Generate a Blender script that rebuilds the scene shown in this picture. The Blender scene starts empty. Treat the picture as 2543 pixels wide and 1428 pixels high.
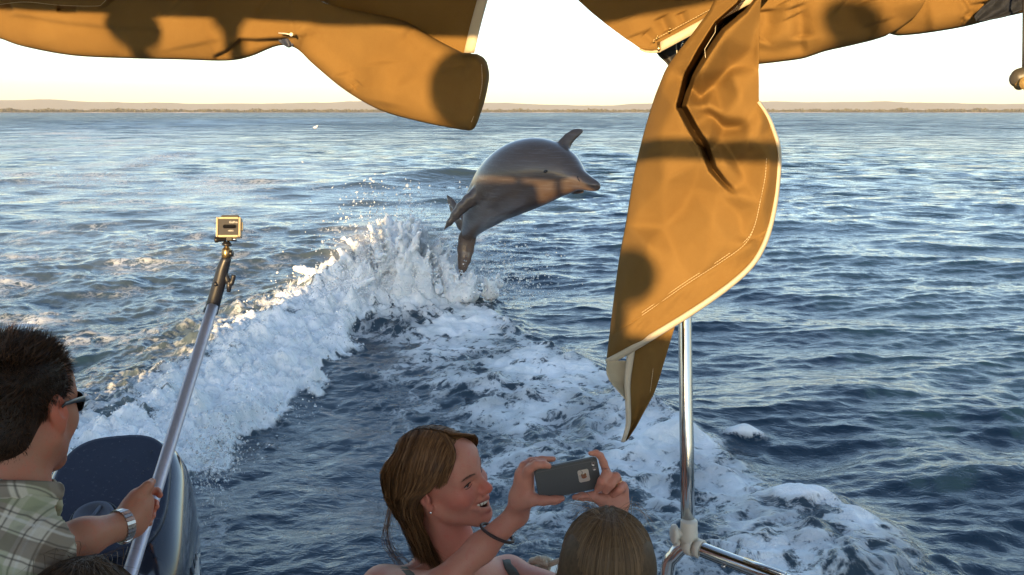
import bpy, bmesh, math, random
import numpy as np
from mathutils import Vector, Matrix, Quaternion
R = math.radians
random.seed(7)
RNG = np.random.default_rng(11)
S = bpy.context.scene
COL = S.collection

# ------------------------------------------------------------------ camera, sky, sun, exposure
CAM_H = 2.0
FPX = 2202.0                      # focal length in photograph pixels (2543 wide)
PITCH = math.atan((714 - 278) / FPX)
cam_d = bpy.data.cameras.new('camera')
cam = bpy.data.objects.new('camera', cam_d)
COL.objects.link(cam)
cam.location = (0, 0, CAM_H)
cam.rotation_euler = (R(90) - PITCH, 0, 0)
cam_d.sensor_width = 36
cam_d.lens = 36 * FPX / 2543
cam_d.clip_start = 0.05
cam_d.clip_end = 60000
S.camera = cam

SUN_EL, SUN_AZ = 8.0, -13.0        # degrees; azimuth: behind the camera, to its left
sd = bpy.data.lights.new('sun', 'SUN')
sun = bpy.data.objects.new('sun', sd)
COL.objects.link(sun)
sd.energy = 4.2
sd.angle = R(0.5)
sd.color = (1.0, 0.66, 0.30)
to_sun = Vector((math.sin(R(SUN_AZ)) * math.cos(R(SUN_EL)), -math.cos(R(SUN_AZ)) * math.cos(R(SUN_EL)), math.sin(R(SUN_EL))))
sun.rotation_euler = to_sun.to_track_quat('Z', 'Y').to_euler()

W = bpy.data.worlds.new('World')
S.world = W
W.use_nodes = True
wn, wl = W.node_tree.nodes, W.node_tree.links
bg = wn['Background']
sky = wn.new('ShaderNodeTexSky')
sky.sky_type = 'NISHITA'
sky.sun_disc = False
sky.sun_elevation = R(SUN_EL)
sky.sun_rotation = math.atan2(to_sun.x, to_sun.y)
sky.altitude = 0
sky.air_density = 0.8
sky.dust_density = 0.6
sky.ozone_density = 1.15
wl.new(sky.outputs[0], bg.inputs[0])
bg.inputs[1].default_value = 0.15
S.view_settings.view_transform = 'Standard'
S.view_settings.look = 'None'
S.view_settings.exposure = 1.65
S.view_settings.gamma = 1
S.view_settings.use_curve_mapping = False
S.cycles.max_bounces = 6
S.cycles.diffuse_bounces = 3
S.cycles.glossy_bounces = 4
S.cycles.transparent_max_bounces = 8

# ------------------------------------------------------------------ helpers
CP, SP = math.cos(PITCH), math.sin(PITCH)
def at(px, py, Y):
    """world point at depth Y seen at photograph pixel (px, py) from the photographer's eye"""
    a, b = (px - 1271.5) / FPX, (714 - py) / FPX
    d = Vector((a, CP + b * SP, -SP + b * CP))
    return Vector((0, 0, CAM_H)) + d * (Y / d.y)
def ground(px, py, z=0.0):
    a, b = (px - 1271.5) / FPX, (714 - py) / FPX
    d = Vector((a, CP + b * SP, -SP + b * CP))
    t = (z - CAM_H) / d.z
    return (d.x * t, d.y * t)
def tag(o, label=None, cat=None, group=None, kind=None):
    if label: o['label'] = label
    if cat: o['category'] = cat
    if group: o['group'] = group
    if kind: o['kind'] = kind
    return o
def empty(name, loc, label=None, cat=None, group=None):
    o = bpy.data.objects.new(name, None)
    o.empty_display_size = 0.1
    COL.objects.link(o)
    o.location = loc
    return tag(o, label, cat, group)
def link(name, me, mat=None, parent=None, smooth=True):
    o = bpy.data.objects.new(name, me)
    COL.objects.link(o)
    if mat is not None and not me.materials: me.materials.append(mat)
    if smooth: me.polygons.foreach_set('use_smooth', np.ones(len(me.polygons), dtype=bool))
    if parent is not None:
        o.parent = parent
        o.matrix_parent_inverse = Matrix.Translation(parent.location).inverted() if parent.parent is None else \
            (Matrix.Translation(parent.parent.location) @ parent.matrix_parent_inverse @ parent.matrix_basis).inverted()
    return o
def mesh_np(name, V, F):
    """V (n,3) float, F (m,3|4) int -> mesh"""
    V = np.ascontiguousarray(V, dtype=np.float32); F = np.ascontiguousarray(F, dtype=np.int32)
    me = bpy.data.meshes.new(name)
    k = F.shape[1]
    me.vertices.add(len(V)); me.vertices.foreach_set('co', V.ravel())
    me.loops.add(F.size); me.loops.foreach_set('vertex_index', F.ravel())
    me.polygons.add(len(F))
    me.polygons.foreach_set('loop_start', np.arange(0, F.size, k, dtype=np.int32))
    try: me.polygons.foreach_set('loop_total', np.full(len(F), k, dtype=np.int32))
    except Exception: pass
    me.update(calc_edges=True)
    return me
def attr(me, name, vals):
    a = me.attributes.new(name, 'FLOAT', 'POINT')
    a.data.foreach_set('value', np.ascontiguousarray(vals, dtype=np.float32))
def attr_vec(me, name, vals):
    a = me.attributes.new(name, 'FLOAT_VECTOR', 'POINT')
    a.data.foreach_set('vector', np.ascontiguousarray(vals, dtype=np.float32).ravel())
def bm_link(name, bm, mat, parent=None, smooth=True):
    me = bpy.data.meshes.new(name)
    bmesh.ops.recalc_face_normals(bm, faces=bm.faces)
    bm.to_mesh(me); bm.free()
    return link(name, me, mat, parent, smooth)
def sstep(a, b, x):
    t = np.clip((x - a) / (b - a), 0, 1)
    return t * t * (3 - 2 * t)

# noise ------------------------------------------------------------
_P = RNG.permutation(4096).astype(np.int32)
_G = RNG.uniform(0, 2 * np.pi, 4096)
_GX, _GY = np.cos(_G).astype(np.float32), np.sin(_G).astype(np.float32)
def pn2(x, y):
    xi, yi = np.floor(x).astype(np.int32), np.floor(y).astype(np.int32)
    fx, fy = (x - xi).astype(np.float32), (y - yi).astype(np.float32)
    u, v = fx * fx * fx * (fx * (fx * 6 - 15) + 10), fy * fy * fy * (fy * (fy * 6 - 15) + 10)
    def g(ix, iy, dx, dy):
        h = _P[(_P[ix & 4095] + iy) & 4095]
        return _GX[h] * dx + _GY[h] * dy
    a = g(xi, yi, fx, fy); b = g(xi + 1, yi, fx - 1, fy)
    c = g(xi, yi + 1, fx, fy - 1); d = g(xi + 1, yi + 1, fx - 1, fy - 1)
    return (a + (b - a) * u + (c + (d - c) * u - a - (b - a) * u) * v) * 1.5
def fbm2(x, y, oct=4, gain=0.5):
    s, a = 0, 1
    for i in range(oct):
        s = s + a * pn2(x * 2 ** i + 17.3 * i, y * 2 ** i - 9.1 * i); a *= gain
    return s
def polyline_dist(x, y, pts):
    """distance, signed side (+ = left of travel) and parameter to a polyline"""
    best = np.full(x.shape, 1e9); side = np.zeros(x.shape); par = np.zeros(x.shape)
    n = len(pts) - 1
    for i in range(n):
        (ax, ay), (bx, by) = pts[i], pts[i + 1]
        dx, dy = bx - ax, by - ay
        t = np.clip(((x - ax) * dx + (y - ay) * dy) / (dx * dx + dy * dy), 0, 1)
        qx, qy = ax + t * dx - x, ay + t * dy - y
        d = np.hypot(qx, qy)
        m = d < best
        best = np.where(m, d, best); par = np.where(m, (i + t) / n, par)
        side = np.where(m, np.sign(dx * (y - ay) - dy * (x - ax)), side)
    return best, side, par

# materials ---------------------------------------------------------
class NT:
    def __init__(s, name):
        s.m = bpy.data.materials.new(name); s.m.use_nodes = True
        s.n, s.l = s.m.node_tree.nodes, s.m.node_tree.links
        s.b = s.n['Principled BSDF']; s.out = s.n['Material Output']
    def node(s, typ, **kw):
        o = s.n.new('ShaderNode' + typ)
        for k, v in kw.items():
            if k.startswith('i_'): o.inputs[int(k[2:])].default_value = v
            else: setattr(o, k, v)
        return o
    def set(s, name, v):
        if hasattr(v, 'is_linked'): s.l.new(v, s.b.inputs[name])
        else: s.b.inputs[name].default_value = v
        return s
    def lk(s, a, b): s.l.new(a, b); return s
    def math(s, op, a, b=None, c=None, clamp=False):
        o = s.n.new('ShaderNodeMath'); o.operation = op; o.use_clamp = clamp
        for i, v in enumerate((a, b, c)):
            if v is None: continue
            if hasattr(v, 'is_linked'): s.l.new(v, o.inputs[i])
            else: o.inputs[i].default_value = v
        return o.outputs[0]
    def mix(s, f, a, b):
        o = s.n.new('ShaderNodeMix'); o.data_type = 'RGBA'
        for i, v in ((0, f), (6, a), (7, b)):
            if hasattr(v, 'is_linked'): s.l.new(v, o.inputs[i])
            else: o.inputs[i].default_value = v
        return o.outputs[2]
    def maprange(s, v, a, b, c=0.0, d=1.0, smooth=False):
        o = s.n.new('ShaderNodeMapRange'); o.interpolation_type = 'SMOOTHSTEP' if smooth else 'LINEAR'
        for i, q in enumerate((v, a, b, c, d)):
            if hasattr(q, 'is_linked'): s.l.new(q, o.inputs[i])
            else: o.inputs[i].default_value = q
        return o.outputs[0]
    def noise(s, vec, scale, detail=3, rough=0.5, dist=0.0):
        o = s.n.new('ShaderNodeTexNoise')
        if vec is not None: s.l.new(vec, o.inputs['Vector'])
        o.inputs['Scale'].default_value = scale; o.inputs['Detail'].default_value = detail
        o.inputs['Roughness'].default_value = rough; o.inputs['Distortion'].default_value = dist
        return o.outputs[0]
    def mapping(s, vec, scale=(1, 1, 1), rot=(0, 0, 0), loc=(0, 0, 0)):
        o = s.n.new('ShaderNodeMapping')
        s.l.new(vec, o.inputs[0]); o.inputs['Scale'].default_value = scale; o.inputs['Rotation'].default_value = rot; o.inputs['Location'].default_value = loc
        return o.outputs[0]
    def coord(s, which='Object'): return s.n.new('ShaderNodeTexCoord').outputs[which]
    def attrib(s, name, vec=False):
        o = s.n.new('ShaderNodeAttribute'); o.attribute_name = name
        return o.outputs['Vector' if vec else 'Fac']
    def bump(s, h, strength=0.3, dist=0.01, normal=None):
        o = s.n.new('ShaderNodeBump'); s.l.new(h, o.inputs['Height'])
        for nm, v in (('Strength', strength), ('Distance', dist)):
            if hasattr(v, 'is_linked'): s.l.new(v, o.inputs[nm])
            else: o.inputs[nm].default_value = v
        if normal is not None: s.l.new(normal, o.inputs['Normal'])
        s.l.new(o.outputs[0], s.b.inputs['Normal']); return o.outputs[0]
def rgb(r, g, b): return (r, g, b, 1)
def simple(name, col, rough=0.5, metal=0.0, var=0.12, scale=30, bump=0.0, spec=0.5):
    t = NT(name); c = t.coord()
    n = t.noise(c, scale, 4, 0.6)
    lo = tuple(x * (1 - var) for x in col) + (1,); hi = tuple(min(1, x * (1 + var)) for x in col) + (1,)
    t.set('Base Color', t.mix(n, lo, hi))
    t.set('Roughness', t.maprange(n, 0.2, 0.8, max(0, rough - 0.08), min(1, rough + 0.08))); t.set('Metallic', metal)
    t.set('Specular IOR Level', spec)
    if bump: t.bump(n, bump, 0.002)
    return t.m
# ------------------------------------------------------------------ smooth bodies: signed distances on a grid, skinned with surface nets
class Body:
    """one continuous skin grown from blended shapes; points are given in world metres through frame M"""
    def __init__(s, lo, hi, res):
        s.lo = np.array(lo, float); s.res = res
        s.n = np.ceil((np.array(hi, float) - s.lo) / res).astype(int) + 1
        s.D = np.full(s.n, 0.25, np.float32)
    def _block(s, lo, hi):
        a = np.clip(np.floor((np.array(lo) - s.lo) / s.res).astype(int), 0, s.n)
        b = np.clip(np.ceil((np.array(hi) - s.lo) / s.res).astype(int) + 1, 0, s.n)
        if (b <= a).any(): return None, None
        sl = tuple(slice(a[i], b[i]) for i in range(3))
        ax = [(s.lo[i] + s.res * np.arange(a[i], b[i])).astype(np.float32) for i in range(3)]
        return sl, np.meshgrid(*ax, indexing='ij')
    def _blend(s, sl, d, k, sub):
        o = s.D[sl]
        if sub:
            d = -d
            if k <= 0: s.D[sl] = np.maximum(o, d); return
            h = np.maximum(k - np.abs(o - d), 0) / k
            s.D[sl] = np.maximum(o, d) + h * h * k * 0.25
        else:
            if k <= 0: s.D[sl] = np.minimum(o, d); return
            h = np.maximum(k - np.abs(o - d), 0) / k
            s.D[sl] = np.minimum(o, d) - h * h * k * 0.25
    def cone(s, a, b, ra, rb, k=0.0, sub=False, flat=None):
        """round cone a->b; flat=(axis, ratio) squashes it along the axis"""
        a, b = np.array(a, float), np.array(b, float); m = max(ra, rb) + k + 2 * s.res
        sl, G = s._block(np.minimum(a, b) - m, np.maximum(a, b) + m)
        if sl is None: return
        P = [g - a[i] for i, g in enumerate(G)]
        ba = b - a
        ratio = 1.0
        if flat is not None:
            n = np.array(flat[0], float); n /= np.linalg.norm(n); ratio = flat[1]
            w = (P[0] * n[0] + P[1] * n[1] + P[2] * n[2]) * (1 / ratio - 1)
            P = [P[i] + w * n[i] for i in range(3)]
            ba = ba + n * (ba @ n) * (1 / ratio - 1)
        L2 = max(float(ba @ ba), 1e-12)
        h = np.clip((P[0] * ba[0] + P[1] * ba[1] + P[2] * ba[2]) / L2, 0, 1)
        d = np.sqrt((P[0] - h * ba[0]) ** 2 + (P[1] - h * ba[1]) ** 2 + (P[2] - h * ba[2]) ** 2) - (ra + (rb - ra) * h)
        if ratio < 1: d = d * (ratio + (1 - ratio) * 0.35)
        s._blend(sl, d, k, sub)
    def chain(s, pts, rads, k=0.0, flat=None, sub=False):
        for i in range(len(pts) - 1): s.cone(pts[i], pts[i + 1], rads[i], rads[i + 1], k, sub, flat)
    def ell(s, c, r, M=None, k=0.0, sub=False):
        """ellipsoid, M (3x3) columns are its axes"""
        c = np.array(c, float); r = np.array(r, float); m = r.max() + k + 2 * s.res
        sl, G = s._block(c - m, c + m)
        if sl is None: return
        P = [g - c[i] for i, g in enumerate(G)]
        if M is not None:
            M = np.array(M, float); P = [P[0] * M[0, i] + P[1] * M[1, i] + P[2] * M[2, i] for i in range(3)]
        k0 = np.sqrt(sum((P[i] / r[i]) ** 2 for i in range(3))); k1 = np.sqrt(sum((P[i] / r[i] ** 2) ** 2 for i in range(3))) + 1e-9
        s._blend(sl, k0 * (k0 - 1) / k1, k, sub)
    def carve_plane(s, p, n):
        """keep what lies behind the plane"""
        G = np.meshgrid(*[s.lo[i] + s.res * np.arange(s.n[i]) for i in range(3)], indexing='ij')
        s.D = np.maximum(s.D, sum((G[i] - p[i]) * n[i] for i in range(3)).astype(np.float32))
    def smooth(s, it=1):
        for _ in range(it):
            for ax in range(3):
                r = np.roll(s.D, 1, ax); l = np.roll(s.D, -1, ax); s.D = 0.5 * s.D + 0.25 * (r + l)
    def mesh(s, name, relax=2):
        D = s.D; D[0], D[-1], D[:, 0], D[:, -1], D[:, :, 0], D[:, :, -1] = (1,) * 6
        I = D < 0
        corners = [(i, j, k) for i in (0, 1) for j in (0, 1) for k in (0, 1)]
        nx, ny, nz = D.shape
        def sub(A, c): return A[c[0]:nx - 1 + c[0], c[1]:ny - 1 + c[1], c[2]:nz - 1 + c[2]]
        cnt = sum(sub(I, c).astype(np.int8) for c in corners)
        cell = (cnt > 0) & (cnt < 8)
        idx = np.argwhere(cell)
        vid = np.full(cell.shape, -1, np.int32); vid[cell] = np.arange(len(idx))
        cv = {c: D[idx[:, 0] + c[0], idx[:, 1] + c[1], idx[:, 2] + c[2]].astype(np.float64) for c in corners}
        acc = np.zeros((len(idx), 3)); num = np.zeros(len(idx))
        for a in corners:
            for ax in range(3):
                if a[ax] == 0:
                    b = list(a); b[ax] = 1; b = tuple(b)
                    m = (cv[a] < 0) != (cv[b] < 0)
                    t = np.where(m, cv[a] / np.where(m, cv[a] - cv[b], 1), 0)
                    p = np.array(a, float)[None] + t[:, None] * np.eye(3)[ax][None]
                    acc += p * m[:, None]; num += m
        V = idx + acc / num[:, None]
        F = []
        for ax in range(3):
            u, w = (ax + 1) % 3, (ax + 2) % 3
            sa = [slice(None)] * 3; sb = [slice(None)] * 3; sa[ax] = slice(0, -1); sb[ax] = slice(1, None)
            ia, ib = I[tuple(sa)], I[tuple(sb)]
            for flip in (False, True):
                e = np.argwhere(ia & ~ib if not flip else ~ia & ib)
                e = e[(e[:, u] > 0) & (e[:, w] > 0)]
                def cellid(du, dw):
                    q = e.copy(); q[:, u] -= du; q[:, w] -= dw
                    return vid[q[:, 0], q[:, 1], q[:, 2]]
                f = np.stack([cellid(1, 1), cellid(0, 1), cellid(0, 0), cellid(1, 0)], -1)
                F.append(f[:, ::-1] if flip else f)
        F = np.concatenate(F); F = F[(F >= 0).all(1)]
        for _ in range(relax):                      # light Laplacian relaxation
            A = np.zeros_like(V); c = np.zeros(len(V))
            for q in range(4):
                i, j = F[:, q], F[:, (q + 1) % 4]
                np.add.at(A, i, V[j]); np.add.at(A, j, V[i]); np.add.at(c, i, 1); np.add.at(c, j, 1)
            V = 0.45 * V + 0.55 * A / np.maximum(c, 1)[:, None]
        return mesh_np(name, s.lo + V * s.res, F)
def frame(fwd, up):
    """3x3 with columns right, forward, up"""
    f = Vector(fwd).normalized(); r = f.cross(Vector(up)).normalized(); u = r.cross(f)
    return np.array([[r.x, f.x, u.x], [r.y, f.y, u.y], [r.z, f.z, u.z]])
# ------------------------------------------------------------------ water
def build_water():
    # polar sheet, rows at even steps of the depression angle (as a real LOD sea), out to the horizon
    NR, NC = 1000, 860
    dep = np.concatenate([np.linspace(R(78), R(34), 40)[:-1], np.linspace(R(34), R(0.012), NR)])
    r = CAM_H / np.tan(dep)
    th = np.concatenate([np.linspace(R(-180), R(-48), 50)[:-1], np.linspace(R(-48), R(48), NC), np.linspace(R(48), R(180), 50)[1:]])
    rr, tt = np.meshgrid(r, th, indexing='ij')
    X, Y = rr * np.sin(tt), rr * np.cos(tt)
    dr = np.gradient(r)[:, None] * np.ones_like(rr)
    nr, nc = rr.shape
    x, y = X.copy(), Y.copy()

    # --- wash and wake layout in world metres
    foot = [(-1.75, 1.5), (-1.72, 3.6), (-1.72, 4.7), (-1.60, 5.5), (-1.42, 6.3), (-1.42, 7.4), (-1.32, 8.4), (-1.02, 9.4), (-0.62, 10.6), (-0.2, 12.0), (1.2, 17)]
    d, side, par = polyline_dist(X, Y, foot)
    wob = 0.16 * fbm2(X * 1.9, Y * 1.9, 4) + 0.05 * fbm2(X * 7, Y * 7, 2)
    s = d * side + wob                                   # + = into the wash
    fade_far = 1 - sstep(9.5, 12.5, Y)
    fade_near = sstep(2.2, 4.2, Y)
    ridge = np.where(s < 0.75, sstep(-0.05, 0.75, s), np.exp(-((s - 0.75) / 1.1) ** 2))
    amp = (0.12 + 0.07 * sstep(5.5, 8, Y)) * fade_near * fade_far
    wash = np.where(s < 0.2, sstep(-0.04, 0.12, s), np.exp(-(np.maximum(s - 0.8, 0) / 0.8) ** 2)) * (1 - sstep(9.2, 12.0, Y))
    # mound thrown up where the dolphin left the water
    mx, my = X + 1.30, Y - 9.1
    mound = np.exp(-((mx / 0.75) ** 2 + (my / 0.85) ** 2))

    # stern wave foam to the right
    bandp = [ground(1090, 715), ground(1200, 810), ground(1330, 905), ground(1480, 1010), ground(1640, 1120), ground(1830, 1240), ground(2040, 1380), ground(2300, 1560), ground(2700, 1800)]
    bd, bs, bt = polyline_dist(X, Y, bandp)
    bwid = 0.46 + 0.25 * fbm2(X * 0.9 + 5, Y * 0.9, 3)
    sb = bd * bs                                         # + = left of travel (away from boat, right in view)
    band = np.where(sb > 0, 1 - sstep(0.15, 0.46, sb + wob * 0.9), 1 - sstep(0.35, 2.0, -sb + wob * 2.2))
    band *= sstep(1.2, 2.0, Y) * (1 - sstep(9.0, 11.5, Y))
    # dark slick between them
    slick = (1 - sstep(0.0, 0.4, s)) * sstep(-0.3, 0.3, -sb - 0.9) * (1 - sstep(6.0, 8.0, Y))
    # turbulent water astern, spreading to the left and curling away to the horizon
    wake = [(-3.2, 2), (-4.0, 6), (-5.0, 10), (-6.0, 15), (-9.5, 24), (-17, 40), (-30, 62), (-44, 95), (-58, 150), (-66, 240)]
    wd, ws, wp = polyline_dist(X, Y, wake)
    wwid = 2.2 + 0.16 * rr
    turb = np.exp(-(wd / wwid) ** 2)
    turb = np.maximum(turb, sstep(-0.1, 0.3, s) * (1 - sstep(13, 22, Y)) * 0.9)

    # --- waves
    h = np.zeros_like(X); cx = np.zeros_like(X); cy = np.zeros_like(X)
    rng = np.random.default_rng(5)
    far_limit = np.where(rr > 900)[0].min() if (rr > 900).any() else nr
    sl = slice(0, far_limit)
    Xs, Ys, drs = X[sl], Y[sl], dr[sl]
    lams = np.concatenate([np.exp(rng.uniform(np.log(0.10), np.log(0.5), 44)), np.exp(rng.uniform(np.log(0.5), np.log(2.6), 40)), np.exp(rng.uniform(np.log(2.6), np.log(9), 12))])
    calm = (1 - 0.80 * slick[sl]) * (1 - 0.55 * np.clip(wash[sl], 0, 1)) * (1 - 0.55 * (turb * sstep(9, 18, rr))[sl])
    for lam in lams:
        ang = R(100) + rng.normal(0, R(34 if lam < 1.2 else 22))
        k = 2 * np.pi / lam
        kx, ky = k * math.cos(ang), k * math.sin(ang)
        steep = 0.030 if lam < 0.5 else (0.024 if lam < 2.6 else 0.009)
        a = steep * lam / 6.28 * rng.uniform(0.6, 1.3) * 1.25
        lod = 1 - sstep(0.28, 0.6, drs * abs(math.sin(ang)) / lam)
        if not lod.any(): continue
        ph = kx * Xs + ky * Ys + rng.uniform(0, 6.28)
        aa = a * lod * (calm if lam < 1.5 else 1)
        sn, cs = np.sin(ph), np.cos(ph)
        h[sl] += aa * cs
        cx[sl] -= aa * math.cos(ang) * sn * 0.9
        cy[sl] -= aa * math.sin(ang) * sn * 0.9
    # gusts
    h *= 0.75 + 0.5 * sstep(-0.6, 0.8, fbm2(X * 0.16, Y * 0.11, 3))
    # isolated bigger humps seen near the boat on the right and beyond the splash
    def hump(px, py, w, l, rot, a):
        gx, gy = ground(px, py)
        c, q = math.cos(R(rot)), math.sin(R(rot))
        u, v = (X - gx) * c + (Y - gy) * q, -(X - gx) * q + (Y - gy) * c
        return a * np.exp(-(u / l) ** 2) * np.where(v < 0, np.exp(-(v / w) ** 2), np.exp(-(v / (1.6 * w)) ** 2))
    h += hump(2400, 1210, 0.26, 0.55, -4, 0.085) + hump(2090, 985, 0.3, 0.7, 6, 0.06) + hump(1080, 455, 1.1, 2.6, 12, 0.40) + hump(880, 470, 1.0, 2.2, 4, 0.16)
    h += hump(1500, 760, 0.5, 1.0, -10, 0.07) + hump(2300, 640, 0.8, 2.0, 3, 0.08) + hump(2000, 560, 1.0, 2.4, -3, 0.08)

    bill = np.abs(fbm2(X * 3.6, Y * 3.6, 3, 0.55))
    bill2 = np.abs(fbm2(X * 9 + 3, Y * 9, 3, 0.6))
    near = 1 - sstep(14, 20, rr)
    bill3 = np.abs(fbm2(X * 22 + 7, Y * 22, 2, 0.6))
    lump = (0.080 * bill + 0.034 * bill2 + 0.011 * bill3) * near
    h = h * (1 - 0.5 * wash) + amp * ridge * (1 + 0.35 * fbm2(X * 1.3, Y * 1.3, 3)) + wash * lump * 1.0
    h += mound * (0.26 + 1.5 * lump)
    h += turb * near * 0.035 * fbm2(X * 2.2, Y * 2.2, 4) * (1 - wash)
    # step of the stern wave
    h += band * (0.03 + 0.04 * bill * near) + 0.05 * np.exp(-((sb - 0.15) / 0.35) ** 2) * sstep(1.2, 2.0, Y) * (1 - sstep(6, 10, Y))
    h -= 0.05 * slick

    # --- foam amount
    lace = fbm2(X * 1.1 + 40, Y * 1.1, 4, 0.6)
    foam = np.maximum(wash * (0.93 - 0.50 * sstep(0.30, 1.2, s) + 0.10 * fbm2(X * 2.5, Y * 2.5, 3)), mound * 1.25)
    foam = np.maximum(foam, band * (0.47 + 0.30 * lace))
    foam = np.maximum(foam, turb * (0.18 + 0.24 * lace) * (1 - sstep(22, 60, Y)))
    strk = fbm2(X * 0.22 + 8, Y * 0.10, 3)
    foam = np.maximum(foam, turb * sstep(12, 25, Y) * (1 - sstep(60, 160, Y)) * (0.20 + 0.34 * strk))
    # foam thrown on the small caps on the right
    for (px, py, ww) in ((1855, 1105, .06), (1995, 1275, .10), (1680, 1120, .08)):
        gx, gy = ground(px, py)
        foam = np.maximum(foam, 0.95 * np.exp(-(((X - gx) / (ww * 2)) ** 2 + ((Y - gy) / ww) ** 2)))
        h += 0.09 * np.exp(-(((X - gx) / (ww * 2)) ** 2 + ((Y - gy) / ww) ** 2))
    aer_sheen = np.clip(np.maximum(turb * (0.26 + 0.5 * fbm2(X * 0.5, Y * 0.35 + 3, 3)) * (1 - sstep(12, 30, Y)), wash * 0.9), 0, 1)
    aer_sheen = np.maximum(aer_sheen, np.clip(band, 0, 1) * 0.25)
    aer_sheen = np.maximum(aer_sheen, np.clip(turb * (0.55 + 0.9 * strk) * sstep(7, 13, Y) * (1 - sstep(70, 170, Y)), 0, 1) * 0.9)  # far wake paled in colour, standing in for its reflected sky
    smooth = np.clip(turb * sstep(9, 26, rr) * (0.75 + 0.6 * strk), 0, 1)

    ww = (np.abs(tt) < R(47.9)) * 1.0
    V = np.stack([X + cx, Y + cy, h], -1).reshape(-1, 3)
    # earth's curve is ignored; the sheet runs to 9.5 km
    i = np.arange((nr - 1) * nc).reshape(nr - 1, nc)
    a = i[:, :-1]; F = np.stack([a, a + nc, a + nc + 1, a + 1], -1).reshape(-1, 4)[:, ::-1]
    me = mesh_np('sea', V, F)
    attr(me, 'foam', foam.ravel()); attr(me, 'aer_sheen', aer_sheen.ravel()); attr(me, 'smoothness', smooth.ravel())
    attr(me, 'slick', slick.ravel())
    globals()['SEA'] = dict(X=X + cx, Y=Y + cy, h=h, wash=wash, foam=foam, s=s, band=band, mound=mound, rr=rr, tt=tt)
    return me

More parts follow.
